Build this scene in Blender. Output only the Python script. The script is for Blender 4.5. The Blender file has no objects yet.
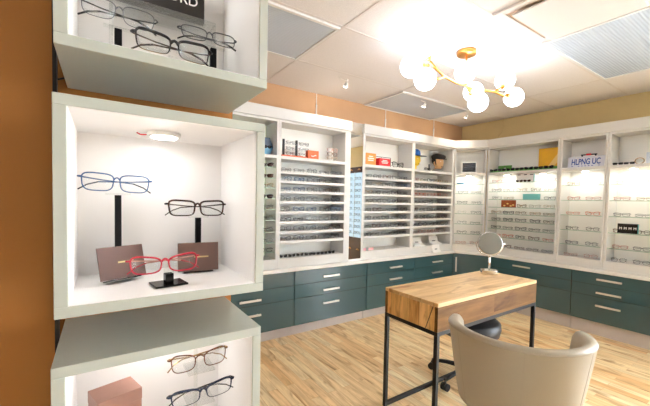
import bpy, bmesh, math, random
from mathutils import Vector, Matrix
random.seed(11)
SC = bpy.context.scene
COL = SC.collection
PI = math.pi

# ------------------------------------------------------------------ materials
def lin(c):
    c = c / 255.0
    return c / 12.92 if c <= 0.04045 else ((c + 0.055) / 1.055) ** 2.4
def rgb(r, g, b): return (lin(r), lin(g), lin(b), 1.0)
def mat(name, col, rough=0.5, metal=0.0, spec=0.5, emit=0.0, emit_col=None, coat=0.0, bump=0.0, bscale=60.0, mottle=0.0, mscale=6.0):
    m = bpy.data.materials.new(name); m.use_nodes = True
    nt = m.node_tree; p = nt.nodes['Principled BSDF']
    p.inputs['Base Color'].default_value = rgb(*col)
    p.inputs['Roughness'].default_value = rough
    p.inputs['Metallic'].default_value = metal
    p.inputs['Specular IOR Level'].default_value = spec
    p.inputs['Coat Weight'].default_value = coat
    if emit:
        p.inputs['Emission Color'].default_value = rgb(*(emit_col or col))
        p.inputs['Emission Strength'].default_value = emit
    if bump or mottle:
        tc = nt.nodes.new('ShaderNodeTexCoord')
    if mottle:
        n = nt.nodes.new('ShaderNodeTexNoise'); n.inputs['Scale'].default_value = mscale; n.inputs['Detail'].default_value = 4
        nt.links.new(tc.outputs['Object'], n.inputs['Vector'])
        r = nt.nodes.new('ShaderNodeValToRGB')
        a = [max(0, x * (1 - mottle)) for x in rgb(*col)[:3]]; b = [min(1, x * (1 + mottle)) for x in rgb(*col)[:3]]
        r.color_ramp.elements[0].position = 0.3; r.color_ramp.elements[1].position = 0.7
        r.color_ramp.elements[0].color = (*a, 1); r.color_ramp.elements[1].color = (*b, 1)
        nt.links.new(n.outputs['Fac'], r.inputs['Fac']); nt.links.new(r.outputs['Color'], p.inputs['Base Color'])
    if bump:
        n = nt.nodes.new('ShaderNodeTexNoise'); n.inputs['Scale'].default_value = bscale; n.inputs['Detail'].default_value = 5
        nt.links.new(tc.outputs['Object'], n.inputs['Vector'])
        bm = nt.nodes.new('ShaderNodeBump'); bm.inputs['Strength'].default_value = bump; bm.inputs['Distance'].default_value = 0.01
        nt.links.new(n.outputs['Fac'], bm.inputs['Height']); nt.links.new(bm.outputs['Normal'], p.inputs['Normal'])
    return m
def clear(name, tint=(255, 255, 255), gloss=0.12, rough=0.02, fres=0.5):
    m = bpy.data.materials.new(name); m.use_nodes = True
    nt = m.node_tree; nt.nodes.remove(nt.nodes['Principled BSDF'])
    o = nt.nodes['Material Output']
    t = nt.nodes.new('ShaderNodeBsdfTransparent'); t.inputs['Color'].default_value = rgb(*tint)
    g = nt.nodes.new('ShaderNodeBsdfGlossy'); g.inputs['Roughness'].default_value = rough
    mx = nt.nodes.new('ShaderNodeMixShader')
    fr = nt.nodes.new('ShaderNodeLayerWeight'); fr.inputs['Blend'].default_value = 0.25
    ml = nt.nodes.new('ShaderNodeMath'); ml.operation = 'MULTIPLY_ADD'; ml.use_clamp = True
    ml.inputs[1].default_value = fres; ml.inputs[2].default_value = gloss
    nt.links.new(fr.outputs['Fresnel'], ml.inputs[0]); nt.links.new(ml.outputs[0], mx.inputs[0])
    nt.links.new(t.outputs[0], mx.inputs[1]); nt.links.new(g.outputs[0], mx.inputs[2])
    nt.links.new(mx.outputs[0], o.inputs['Surface'])
    return m

def wood(name, cols, plank, length, along='Y', rough=0.4, grain=(2.0, 30.0), seam=0.0015, mortar=(120, 85, 50), contrast=0.35, knots=0.0):
    """planks of brick pattern with stretched grain, in object coordinates"""
    m = bpy.data.materials.new(name); m.use_nodes = True
    nt = m.node_tree; N = nt.nodes; L = nt.links; p = N['Principled BSDF']
    tc = N.new('ShaderNodeTexCoord'); mp = N.new('ShaderNodeMapping')
    L.new(tc.outputs['Object'], mp.inputs['Vector'])
    if along == 'Y': mp.inputs['Rotation'].default_value = (0, 0, PI / 2)
    elif along == 'Z': mp.inputs['Rotation'].default_value = (0, PI / 2, 0)      # z -> x
    elif along == 'XZ': mp.inputs['Rotation'].default_value = (PI / 2, 0, 0)     # x along, z -> y
    elif along == 'YZ': mp.inputs['Rotation'].default_value = (PI / 2, 0, PI / 2)
    elif along == 'ZY': mp.inputs['Rotation'].default_value = (0, PI / 2, 0)
    br = N.new('ShaderNodeTexBrick'); L.new(mp.outputs['Vector'], br.inputs['Vector'])
    br.offset = 0.37; br.inputs['Scale'].default_value = 1.0
    br.inputs['Brick Width'].default_value = length; br.inputs['Row Height'].default_value = plank
    br.inputs['Mortar Size'].default_value = seam; br.inputs['Bias'].default_value = 0.0
    br.inputs['Color1'].default_value = (0, 0, 0, 1); br.inputs['Color2'].default_value = (1, 1, 1, 1)
    br.inputs['Mortar'].default_value = (0.5, 0.5, 0.5, 1)
    ramp = N.new('ShaderNodeValToRGB'); e = ramp.color_ramp.elements
    e[0].color = rgb(*cols[0]); e[1].color = rgb(*cols[-1])
    for i, c in enumerate(cols[1:-1]):
        q = e.new((i + 1) / (len(cols) - 1)); q.color = rgb(*c)
    L.new(br.outputs['Color'], ramp.inputs['Fac'])
    # grain
    add = N.new('ShaderNodeVectorMath'); add.operation = 'ADD'
    sc = N.new('ShaderNodeVectorMath'); sc.operation = 'SCALE'; sc.inputs['Scale'].default_value = 7.0
    L.new(br.outputs['Color'], sc.inputs[0]); L.new(mp.outputs['Vector'], add.inputs[0]); L.new(sc.outputs[0], add.inputs[1])
    mp2 = N.new('ShaderNodeMapping'); mp2.inputs['Scale'].default_value = (grain[0], grain[1], grain[1])
    L.new(add.outputs[0], mp2.inputs['Vector'])
    no = N.new('ShaderNodeTexNoise'); no.inputs['Scale'].default_value = 1.0; no.inputs['Detail'].default_value = 6; no.inputs['Roughness'].default_value = 0.65
    no.inputs['Distortion'].default_value = 0.6
    L.new(mp2.outputs[0], no.inputs['Vector'])
    gr = N.new('ShaderNodeValToRGB'); ge = gr.color_ramp.elements
    ge[0].position = 0.3; ge[1].position = 0.62
    d = 1 - contrast
    ge[0].color = (d * 0.95, d * 0.85, d * 0.72, 1); ge[1].color = (1, 1, 1, 1)
    L.new(no.outputs['Fac'], gr.inputs['Fac'])
    mul = N.new('ShaderNodeMix'); mul.data_type = 'RGBA'; mul.blend_type = 'MULTIPLY'; mul.inputs[0].default_value = 1.0
    L.new(ramp.outputs['Color'], mul.inputs[6]); L.new(gr.outputs['Color'], mul.inputs[7])
    last = mul.outputs[2]
    if knots:
        n2 = N.new('ShaderNodeTexNoise'); n2.inputs['Scale'].default_value = knots; n2.inputs['Detail'].default_value = 3; n2.inputs['Distortion'].default_value = 1.5
        mp3 = N.new('ShaderNodeMapping'); mp3.inputs['Scale'].default_value = (0.35, 1.2, 1.2); L.new(add.outputs[0], mp3.inputs['Vector'])
        L.new(mp3.outputs[0], n2.inputs['Vector'])
        kr = N.new('ShaderNodeValToRGB'); kr.color_ramp.elements[0].position = 0.56; kr.color_ramp.elements[1].position = 0.72
        kr.color_ramp.elements[0].color = (1, 1, 1, 1); kr.color_ramp.elements[1].color = (0.5, 0.34, 0.2, 1)
        L.new(n2.outputs['Fac'], kr.inputs['Fac'])
        m2 = N.new('ShaderNodeMix'); m2.data_type = 'RGBA'; m2.blend_type = 'MULTIPLY'; m2.inputs[0].default_value = 1.0
        L.new(last, m2.inputs[6]); L.new(kr.outputs['Color'], m2.inputs[7]); last = m2.outputs[2]
    ms = N.new('ShaderNodeMix'); ms.data_type = 'RGBA'; L.new(br.outputs['Fac'], ms.inputs[0])
    L.new(last, ms.inputs[6]); ms.inputs[7].default_value = rgb(*mortar)
    L.new(ms.outputs[2], p.inputs['Base Color'])
    p.inputs['Roughness'].default_value = rough
    return m

M = {}
def mk(key, *a, **k): M[key] = mat(key, *a, **k); return M[key]
mk('peach_paint', (200, 158, 118), 0.75, mottle=0.03)
mk('olive_paint', (214, 190, 136), 0.75, mottle=0.03)
mk('cream_paint', (206, 203, 196), 0.75)
mk('amber_paint', (164, 106, 44), 0.7, mottle=0.05, mscale=3)
mk('ceiling_tile', (228, 223, 220), 0.85, bump=0.25, bscale=160, mottle=0.03, mscale=90)
mk('grid_white', (220, 213, 208), 0.6)
mk('cabinet_white', (214, 212, 207), 0.45, mottle=0.01)
mk('bay_back', (246, 245, 238), 0.55)
mk('green_back', (222, 232, 206), 0.55)
mk('counter_white', (232, 229, 224), 0.3)
mk('teal_gloss', (54, 86, 91), 0.16, spec=0.6, coat=0.3)
mk('teal_dark', (38, 56, 60), 0.6)
mk('kick_board', (202, 192, 184), 0.5, mottle=0.04)
mk('brushed_nickel', (226, 222, 214), 0.38, metal=0.8)
mk('chrome', (225, 225, 222), 0.06, metal=1.0)
mk('mirror_silver', (235, 235, 232), 0.015, metal=1.0)
mk('vanity_silver', (176, 177, 172), 0.02, metal=1.0)
mk('gold', (222, 158, 82), 0.28, metal=0.9)
mk('globe_glow', (255, 250, 242), 0.3, emit=2.9, emit_col=(242, 244, 255))
mk('lamp_glow', (255, 250, 240), 0.3, emit=32.0, emit_col=(255, 251, 244))
mk('box_lamp_glow', (255, 252, 246), 0.3, emit=10.0, emit_col=(252, 251, 252))
mk('black_metal', (22, 21, 21), 0.4, metal=0.3)
mk('black_gloss', (18, 17, 18), 0.22, spec=0.25)
mk('black_satin', (20, 19, 20), 0.6, spec=0.2)
mk('black_plastic', (30, 31, 34), 0.5)
mk('black_leather', (40, 42, 46), 0.45)
mk('sage_lacquer', (178, 183, 174), 0.35)
mk('box_lining', (246, 243, 240), 0.35)
mk('cream_leather', (162, 152, 133), 0.38, bump=0.06, bscale=220, mottle=0.015, mscale=5)
mk('seam_thread', (158, 148, 132), 0.6)
mk('brown_card', (112, 84, 76), 0.45, mottle=0.04, mscale=30)
mk('brown_box', (148, 108, 94), 0.4, mottle=0.04, mscale=30)
mk('gold_print', (225, 200, 150), 0.35, metal=0.6)
mk('white_print', (238, 234, 228), 0.5)
mk('sign_black', (24, 22, 21), 0.25)
mk('troffer_white', (222, 222, 220), 0.5)
mk('vent_dark', (226, 200, 172), 0.8)
mk('white_plastic', (240, 238, 234), 0.4)
mk('orange_card', (236, 104, 44), 0.5)
mk('orange_light', (244, 148, 66), 0.5)
mk('red_card', (226, 40, 46), 0.45)
mk('yellow_card', (244, 186, 40), 0.5, mottle=0.12, mscale=5)
mk('green_card', (92, 156, 72), 0.5)
mk('teal_box', (120, 206, 204), 0.45)
mk('tan_orange_card', (164, 84, 44), 0.5, mottle=0.3, mscale=25)
mk('navy', (24, 60, 88), 0.35)
mk('sky_blue', (104, 170, 206), 0.4)
mk('plate_white', (206, 210, 222), 0.35)
mk('plate_blue', (36, 76, 156), 0.4)
mk('cap_blue', (22, 94, 176), 0.7)
mk('yellow_skin', (240, 200, 50), 0.55)
mk('tan_skin', (216, 168, 118), 0.55)
mk('dark_hair', (40, 36, 34), 0.8, mottle=0.3, mscale=40)
mk('shirt_grey', (150, 148, 140), 0.7)
mk('pale_card', (214, 224, 236), 0.5)
mk('dark_wood', (60, 32, 22), 0.4, mottle=0.2, mscale=6)
mk('display_glow', (168, 196, 216), 0.5, emit=0.16, emit_col=(190, 222, 250))
mk('pink_card', (236, 170, 170), 0.5)
M['lens_clear'] = clear('lens_clear', (252, 253, 253), 0.02, 0.02, 0.25)
M['acrylic'] = clear('acrylic', (252, 253, 252), 0.03, 0.03, 0.3)
M['shelf_glass'] = clear('shelf_glass', (253, 254, 253), 0.01, 0.02, 0.08)
mk('glass_edge', (168, 192, 172), 0.15)
mk('lens_brown', (64, 40, 34), 0.1)
mk('lens_black', (20, 20, 24), 0.1)
# prismatic troffer lens with ribs along x
def ribbed():
    m = mat('prismatic_lens', (190, 202, 216), 0.22, spec=0.8)
    nt = m.node_tree; p = nt.nodes['Principled BSDF']
    tc = nt.nodes.new('ShaderNodeTexCoord'); w = nt.nodes.new('ShaderNodeTexWave'); w.wave_type = 'BANDS'; w.bands_direction = 'Y'
    w.inputs['Scale'].default_value = 17.0
    nt.links.new(tc.outputs['Object'], w.inputs['Vector'])
    b = nt.nodes.new('ShaderNodeBump'); b.inputs['Strength'].default_value = 0.22; b.inputs['Distance'].default_value = 0.01
    nt.links.new(w.outputs['Fac'], b.inputs['Height']); nt.links.new(b.outputs['Normal'], p.inputs['Normal'])
    return m
M['prismatic_lens'] = ribbed()
M['floor_wood'] = wood('floor_wood', [(238, 190, 128), (253, 228, 180), (248, 210, 154), (255, 238, 196)], 0.068, 0.62, 'Y', 0.32, (3.0, 34.0), 0.0012, (206, 162, 112), 0.34, knots=6.0)
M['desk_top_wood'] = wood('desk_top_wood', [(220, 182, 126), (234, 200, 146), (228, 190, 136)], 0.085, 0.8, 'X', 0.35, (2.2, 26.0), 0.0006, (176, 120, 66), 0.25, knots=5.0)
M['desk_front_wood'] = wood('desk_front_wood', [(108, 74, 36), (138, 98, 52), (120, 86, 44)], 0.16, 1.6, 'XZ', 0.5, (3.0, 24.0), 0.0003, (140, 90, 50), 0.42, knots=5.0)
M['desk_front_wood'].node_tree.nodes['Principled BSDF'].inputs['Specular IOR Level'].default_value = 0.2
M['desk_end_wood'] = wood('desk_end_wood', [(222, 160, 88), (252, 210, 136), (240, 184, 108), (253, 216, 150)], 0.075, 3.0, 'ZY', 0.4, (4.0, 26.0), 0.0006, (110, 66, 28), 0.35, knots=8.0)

# ------------------------------------------------------------------ mesh builder
class MB:
    def __init__(s): s.v = []; s.f = []; s.m = []; s.s = []
    def face(s, idx, m=0, sm=False): s.f.append(idx); s.m.append(m); s.s.append(sm)
    def box(s, a, b, m=0, T=None):
        x0, y0, z0 = a; x1, y1, z1 = b; o = len(s.v)
        pts = [(x0,y0,z0),(x1,y0,z0),(x1,y1,z0),(x0,y1,z0),(x0,y0,z1),(x1,y0,z1),(x1,y1,z1),(x0,y1,z1)]
        s.v += [tuple(T @ Vector(p)) if T else p for p in pts]
        for q in ((3,2,1,0),(4,5,6,7),(0,1,5,4),(1,2,6,5),(2,3,7,6),(3,0,4,7)): s.face([o+i for i in q], m)
        return s
    def prism(s, poly, z0, z1, m=0, T=None):
        o = len(s.v); n = len(poly)
        pts = [(x, y, z0) for x, y in poly] + [(x, y, z1) for x, y in poly]
        s.v += [tuple(T @ Vector(p)) if T else p for p in pts]
        s.face([o+i for i in range(n-1, -1, -1)], m); s.face([o+n+i for i in range(n)], m)
        for i in range(n): s.face([o+i, o+(i+1)%n, o+n+(i+1)%n, o+n+i], m)
        return s
    def lathe(s, prof, n=20, c=(0,0,0), m=0, T=None, cap=True):
        o = len(s.v)
        for r, z in prof:
            for k in range(n):
                a = 2*PI*k/n; p = Vector((c[0]+r*math.cos(a), c[1]+r*math.sin(a), c[2]+z))
                s.v.append(tuple(T @ p) if T else tuple(p))
        for i in range(len(prof)-1):
            for k in range(n): s.face([o+i*n+k, o+i*n+(k+1)%n, o+(i+1)*n+(k+1)%n, o+(i+1)*n+k], m, True)
        if cap:
            s.face([o+k for k in range(n-1,-1,-1)], m); s.face([o+(len(prof)-1)*n+k for k in range(n)], m)
        return s
    def ball(s, c, r, n=20, k=12, m=0, sc=(1,1,1), T=None):
        o = len(s.v)
        def add(p):
            p = Vector(p); s.v.append(tuple(T @ p) if T else tuple(p))
        add((c[0], c[1], c[2]-r*sc[2]))
        for i in range(1, k):
            t = -PI/2 + PI*i/k
            for j in range(n):
                a = 2*PI*j/n; add((c[0]+r*sc[0]*math.cos(t)*math.cos(a), c[1]+r*sc[1]*math.cos(t)*math.sin(a), c[2]+r*sc[2]*math.sin(t)))
        add((c[0], c[1], c[2]+r*sc[2])); top = len(s.v)-1
        for j in range(n): s.face([o, o+1+(j+1)%n, o+1+j], m, True)
        for i in range(k-2):
            for j in range(n): s.face([o+1+i*n+j, o+1+i*n+(j+1)%n, o+1+(i+1)*n+(j+1)%n, o+1+(i+1)*n+j], m, True)
        b = o+1+(k-2)*n
        for j in range(n): s.face([b+j, b+(j+1)%n, top], m, True)
        return s
    def sweep(s, pts, rn, ru, up=(0,0,1), n=6, closed=False, m=0, sm=True, T=None):
        pts = [Vector(p) for p in pts]; N = len(pts); up = Vector(up); o = len(s.v)
        if not hasattr(rn, '__len__'): rn = [rn]*N
        if not hasattr(ru, '__len__'): ru = [ru]*N
        for i, p in enumerate(pts):
            if closed: t = pts[(i+1)%N]-pts[i-1]
            else: t = pts[min(i+1,N-1)]-pts[max(i-1,0)]
            t.normalize()
            b = up - t*up.dot(t)
            if b.length < 1e-5: b = t.orthogonal()
            b.normalize(); nn = t.cross(b)
            for k in range(n):
                a = 2*PI*(k+0.5)/n; q = p + nn*(rn[i]*math.cos(a)) + b*(ru[i]*math.sin(a))
                s.v.append(tuple(T @ q) if T else tuple(q))
        R = N if closed else N-1
        for i in range(R):
            j = (i+1)%N
            for k in range(n): s.face([o+i*n+k, o+i*n+(k+1)%n, o+j*n+(k+1)%n, o+j*n+k], m, sm)
        if not closed:
            s.face([o+k for k in range(n-1,-1,-1)], m); s.face([o+(N-1)*n+k for k in range(n)], m)
        return s
    def rod(s, a, b, r, r2=None, n=12, m=0, T=None):
        d = Vector(b)-Vector(a); up = (0,0,1) if abs(d.normalized().z) < 0.9 else (0,1,0)
        return s.sweep([a, b], [r, r2 if r2 is not None else r], [r, r2 if r2 is not None else r], up, n, False, m, True, T)
    def mesh(s, name, mats):
        me = bpy.data.meshes.new(name); me.from_pydata(s.v, [], s.f)
        for x in (mats if isinstance(mats, (list, tuple)) else [mats]): me.materials.append(x)
        me.polygons.foreach_set('material_index', s.m); me.polygons.foreach_set('use_smooth', s.s)
        bm = bmesh.new(); bm.from_mesh(me); bmesh.ops.recalc_face_normals(bm, faces=bm.faces); bm.to_mesh(me); bm.free()
        me.update(); return me
    def build(s, name, mats, parent=None, loc=None, rz=0.0, bevel=0.0, seg=2):
        o = bpy.data.objects.new(name, s.mesh(name, mats)); COL.objects.link(o)
        if parent is not None: o.parent = parent
        if loc is not None: o.location = loc
        if rz: o.rotation_euler = (0, 0, rz)
        if bevel:
            b = o.modifiers.new('bevel', 'BEVEL'); b.width = bevel; b.segments = seg; b.limit_method = 'ANGLE'
            b.angle_limit = math.radians(50)
        return o
def tag(o, label, cat, group=None):
    o['label'] = label; o['category'] = cat
    if group: o['group'] = group
    return o
def thing(name, label, cat, loc=(0,0,0), rz=0.0, group=None, rot=None):
    o = bpy.data.objects.new(name, None); o.empty_display_size = 0.05; COL.objects.link(o)
    o.location = loc; o.rotation_euler = rot if rot else (0,0,rz)
    return tag(o, label, cat, group)
def struct(o): o['kind'] = 'structure'; return o
def text_mesh(body, size, depth=0.0015, align='CENTER', sx=1.0, bold=0.0):
    cu = bpy.data.curves.new('lettering', 'FONT'); cu.body = body; cu.size = size; cu.extrude = depth/2; cu.align_x = align; cu.offset = bold
    tmp = bpy.data.objects.new('lettering', cu); COL.objects.link(tmp)
    bpy.context.view_layer.update()
    me = bpy.data.meshes.new_from_object(tmp.evaluated_get(bpy.context.evaluated_depsgraph_get()))
    bpy.data.objects.remove(tmp); bpy.data.curves.remove(cu)
    for v in me.vertices: v.co.x *= sx
    return me
def lettering(name, body, size, material, parent, loc, rot=(PI/2,0,0), depth=0.0015, align='CENTER', sx=1.0, bold=0.0):
    me = text_mesh(body, size, depth, align, sx, bold); me.materials.clear(); me.materials.append(material)
    o = bpy.data.objects.new(name, me); COL.objects.link(o); o.parent = parent; o.location = loc; o.rotation_euler = rot
    return o
ORD = ['first','second','third','fourth','fifth','sixth','seventh','eighth','ninth','tenth','eleventh','twelfth']

# ------------------------------------------------------------------ setting
ZC = 2.48; YW = 3.10; XW = 4.53
struct(MB().box((-2.5,-2.8,-0.05),(XW+0.1,YW+0.1,0)).build('floor', M['floor_wood']))
struct(MB().box((-2.5,-2.8,ZC),(XW+0.1,YW+0.1,ZC+0.08)).build('ceiling', M['ceiling_tile']))
struct(MB().box((-2.5,YW,0),(XW+0.1,YW+0.1,ZC)).build('wall_back', M['peach_paint']))
struct(MB().box((XW,-0.32,0),(XW+0.1,YW,ZC)).box((XW,-2.8,0),(XW+0.1,-0.32,0.12)).box((XW,-2.8,2.32),(XW+0.1,-0.32,ZC)).build('wall_right', M['olive_paint']))
struct(MB().box((-1.6,1.02,0),(0.334,1.14,ZC)).build('wall_partition', M['amber_paint']))
struct(MB().box((-2.6,0.98,0),(-2.5,YW+0.1,ZC)).box((-2.6,-2.9,0),(-2.5,0.62,ZC)).box((-2.6,0.62,0),(-2.5,0.98,0.12)).box((-2.6,0.62,2.32),(-2.5,0.98,ZC)).build('wall_left', M['cream_paint']))
wb = MB()  # unseen window added so fill daylight reaches the desk end and right-hand bays
for y in (0.65, 0.95): wb.box((-2.58,y-0.03,0.15),(-2.52,y+0.03,2.29))
wb.box((-2.58,0.62,0.12),(-2.52,0.98,0.15)).box((-2.58,0.62,2.29),(-2.52,0.98,2.32))
added_win = struct(wb.build('added_window_2', M['black_metal']))
MB().box((-2.552,0.68,0.15),(-2.548,0.92,2.29)).build('added_window_pane', M['lens_clear'], added_win)
struct(MB().box((-2.5,-2.9,0),(XW+0.1,-2.8,ZC)).build('wall_front', M['cream_paint']))
wb = MB()  # another unseen window, added to bring cool daylight in from the right
for i in range(3):
    y = -0.35-i*2.42/2; wb.box((XW+0.02,y-0.03,0.15),(XW+0.08,y+0.03,2.29))
wb.box((XW+0.02,-2.8,0.12),(XW+0.08,-0.32,0.15)).box((XW+0.02,-2.8,2.29),(XW+0.08,-0.32,2.32))
added_win = struct(wb.build('added_window_1', M['black_metal']))
wp = MB().box((XW+0.048,-2.77,0.15),(XW+0.052,-0.35,2.29)).build('added_window_pane', M['lens_clear'], added_win)
# ceiling grid bars
k = 0
for x in (-1.115, 0.11, 1.335, 2.575, 3.785):
    k += 1; struct(MB().box((x-0.008,-2.7,ZC-0.0025),(x+0.008,YW-0.001,ZC-0.0005)).build('trim_%d' % k, M['grid_white']))
for y in (2.46, 1.82, 1.18, 0.56, -0.08, -0.72):
    k += 1; struct(MB().box((-2.4,y-0.008,ZC-0.0029),(XW-0.001,y+0.008,ZC-0.0008)).build('trim_%d' % k, M['grid_white']))

def troffer(label, x0, x1, y0, y1):
    t = thing('ceiling_light', label, 'light fixture', ((x0+x1)/2,(y0+y1)/2,ZC-0.012), 0, 'recessed ceiling lights')
    w = (x1-x0)/2; d = (y1-y0)/2; f = 0.022
    b = MB()
    b.box((-w,-d,-0.004),(w,-d+f,0.011)).box((-w,d-f,-0.004),(w,d,0.011)).box((-w,-d+f,-0.004),(-w+f,d-f,0.011)).box((w-f,-d+f,-0.004),(w,d-f,0.011))
    b.build('frame', M['troffer_white'], t, bevel=0.002)
    MB().box((-w+f,-d+f,0.001),(w-f,d-f,0.010)).build('diffuser', M['prismatic_lens'], t)
troffer('unlit ribbed ceiling light nearest the stacked display boxes', 0.125, 1.32, 1.835, 2.445)
troffer('unlit ribbed ceiling light behind the brass globe chandelier', 2.59, 3.77, 2.475, 3.085)
troffer('unlit ribbed ceiling light above the wall with the licence plate', 2.59, 3.77, 0.575, 1.165)
t = thing('ceiling_vent', 'square white plaque air vent with dark slot beside ribbed ceiling light', 'vent', (2.265,0.87,ZC-0.012))
b = MB(); w = 0.295; f = 0.05
b.box((-w,-w,-0.004),(w,-w+f,0.011)).box((-w,w-f,-0.004),(w,w,0.011)).box((-w,-w+f,-0.004),(-w+f,w-f,0.011)).box((w-f,-w+f,-0.004),(w,w-f,0.011))
b.build('frame', M['grid_white'], t, bevel=0.003)
MB().box((-w+f,-w+f,0.004),(w-f,w-f,0.010)).build('duct', M['vent_dark'], t)
pq = MB().box((-0.236,-0.28,-0.022),(0.275,0.215,-0.012)).build('plaque', M['grid_white'], t, bevel=0.004)
for x, y in ((-0.15,-0.15),(0.15,-0.15),(0.15,0.15),(-0.15,0.15)): MB().box((x-0.01,y-0.01,-0.012),(x+0.01,y+0.01,0.004)).build('hanger', M['grid_white'], t)

# ------------------------------------------------------------------ wall cabinets
DEP = 0.25; ZB = 0.681; ZT = 2.069
SH_A = [1.499+0.0885, 1.499, 1.404, 1.308, 1.209, 1.112, 1.019, 0.926]
TOPZ = 1.727; BASEZ = 0.773
def bay(name, label, loc, rz, w, pl, pr, solid, glass, back='bay_back', lamps=(), group='open display shelving bays'):
    """one open shelving bay; local x right, y into the depth, z up from the counter"""
    t = thing(name, label, 'shelves', (loc[0], loc[1], ZB), rz, group)
    h = ZT-ZB; c = M['cabinet_white']
    MB().box((0.0005,0,0),(pl,DEP,h)).build('side_panel', c, t, bevel=0.0015)
    MB().box((w-pr,0,0),(w-0.0005,DEP,h)).build('side_panel', c, t, bevel=0.0015)
    MB().box((pl,DEP-0.012,0.0),(w-pr,DEP,h)).build('back_panel', M[back], t)
    MB().box((pl,0,h-0.02),(w-pr,DEP-0.012,h)).build('top_panel', c, t)
    MB().box((pl,0,0),(w-pr,DEP-0.012,BASEZ-ZB)).build('base_panel', c, t, bevel=0.0015)
    MB().box((pl,0,TOPZ-0.017-ZB),(w-pr,DEP-0.012,TOPZ+0.013-ZB)).build('shelf', c, t, bevel=0.0015)
    for z in solid:
        MB().box((pl,0.004,z-0.013-ZB),(w-pr,DEP-0.012,z+0.013-ZB)).build('shelf', c, t, bevel=0.0015)
    for z in glass:
        g = MB().box((pl+0.001,0.022,z-0.006-ZB),(w-pr-0.001,DEP-0.02,z-ZB)).box((pl+0.001,0.0195,z-0.006-ZB),(w-pr-0.001,0.022,z-ZB), 1)
        g.build('glass_shelf', [M['shelf_glass'], M['glass_edge']], t)
    for x in lamps:
        l = MB().lathe([(0.034,0.0),(0.034,0.010),(0.030,0.0102)], 20, (x,0.12,TOPZ-0.0275-ZB)).build('puck_light', M['white_plastic'], t)
        MB().lathe([(0.026,-0.002),(0.027,-0.0002)], 20, (x,0.12,TOPZ-0.0275-ZB)).build('lens', M['lamp_glow'], l)
    return t
YA = 2.83; XB = 4.24; RB = -PI/2
GL_B1 = [1.605, 1.490, 1.390, 1.290, 1.203, 1.112, 1.010, 0.905]
GL_B2 = [1.550, 1.388, 1.228, 1.064, 0.906]
GL_C  = [1.590, 1.462, 1.320, 1.190, 1.050, 0.915]
bay('shelving_bay', 'white glass-shelved bay with pale green back behind the stacked display boxes', (0.70,YA), 0, 0.666, 0.022, 0.022, [], [1.63,1.53,1.44,1.34,1.24,1.14,1.03,0.93,0.84], 'green_back', lamps=(0.33,))  # puck lamp added only to brighten this dim bay
bay('shelving_bay', 'white shelving bay with eight spectacle rows below the orange tower display', (1.366,YA), 0, 0.840, 0.022, 0.075, SH_A, [])
bay('shelving_bay', 'white shelving bay with eight spectacle rows below the red box', (2.376,YA), 0, 0.806, 0.036, 0.027, SH_A, [])
bay('shelving_bay', 'white shelving bay with eight spectacle rows below the two hatted heads', (3.182,YA), 0, 0.808, 0.027, 0.042, SH_A, [])
PC = Vector((3.992,2.828,0)); QC = Vector((4.238,2.512,0)); dC = QC-PC; WCN = dC.length; RC = math.atan2(dC.y, dC.x)
TC = Matrix.Translation((PC.x,PC.y,ZB)) @ Matrix.Rotation(RC,4,'Z'); TCi = TC.inverted()
# the angled corner bay fills the corner with a trapezoid plan
def loc2(T, x, y): p = T @ Vector((x,y,0)); return (p.x, p.y)
tC = thing('shelving_bay', 'narrow angled corner bay of glass shelves below the framed black sign', 'shelves', (PC.x,PC.y,ZB), RC, 'open display shelving bays')
h = ZT-ZB; cw = M['cabinet_white']
sp = 0.012
def trap(y0, y1, i=0.0):  # plan of the corner bay between two depths, clear of its neighbours
    k1 = math.tan(RC+PI/2); 
    a0 = 0.004 + max(0, 0) ; 
    return [(i+0.004, y0), (WCN-0.004-i, y0), (WCN-0.004-i + y1*0.0, y1), (i+0.004, y1)]
Dc = 0.20
MB().box((0.003,0,0),(0.020,Dc,h)).build('side_panel', cw, tC, bevel=0.0015)
MB().box((WCN-0.020,0,0),(WCN-0.003,Dc,h)).build('side_panel', cw, tC, bevel=0.0015)
MB().box((0.020,Dc-0.012,0),(WCN-0.020,Dc,h)).build('back_panel', M['bay_back'], tC)
MB().box((0.020,0,h-0.02),(WCN-0.020,Dc-0.012,h)).build('top_panel', cw, tC)
MB().box((0.020,0,0),(WCN-0.020,Dc-0.012,BASEZ-ZB)).build('base_panel', cw, tC, bevel=0.0015)
MB().box((0.020,0,TOPZ-0.017-ZB),(WCN-0.020,Dc-0.012,TOPZ+0.013-ZB)).build('shelf', cw, tC, bevel=0.0015)
for z in GL_C:
    MB().box((0.021,0.012,z-0.006-ZB),(WCN-0.021,Dc-0.02,z-ZB)).box((0.021,0.0095,z-0.006-ZB),(WCN-0.021,0.012,z-ZB),1).build('glass_shelf', [M['shelf_glass'],M['glass_edge']], tC)
l = MB().lathe([(0.034,0.0),(0.034,0.010),(0.030,0.0102)], 20, (0.19,0.10,TOPZ-0.0275-ZB)).build('puck_light', M['white_plastic'], tC)
MB().lathe([(0.026,-0.002),(0.027,-0.0002)], 20, (0.19,0.10,TOPZ-0.0275-ZB)).build('lens', M['lamp_glow'], l)
bay('shelving_bay', 'wide lit bay of glass shelves below the yellow poster', (XB,2.508), RB, 0.840, 0.022, 0.022, [], GL_B1, lamps=(0.20,0.62))
bay('shelving_bay', 'narrow lit bay of glass shelves below the licence plate', (XB,1.666), RB, 0.424, 0.022, 0.022, [], GL_B2, lamps=(0.20,))
bay('shelving_bay', 'lit bay of glass shelves below the purple sunglasses', (XB,1.240), RB, 0.560, 0.022, 0.022, [], GL_B2, lamps=(0.17,0.42))

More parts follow.
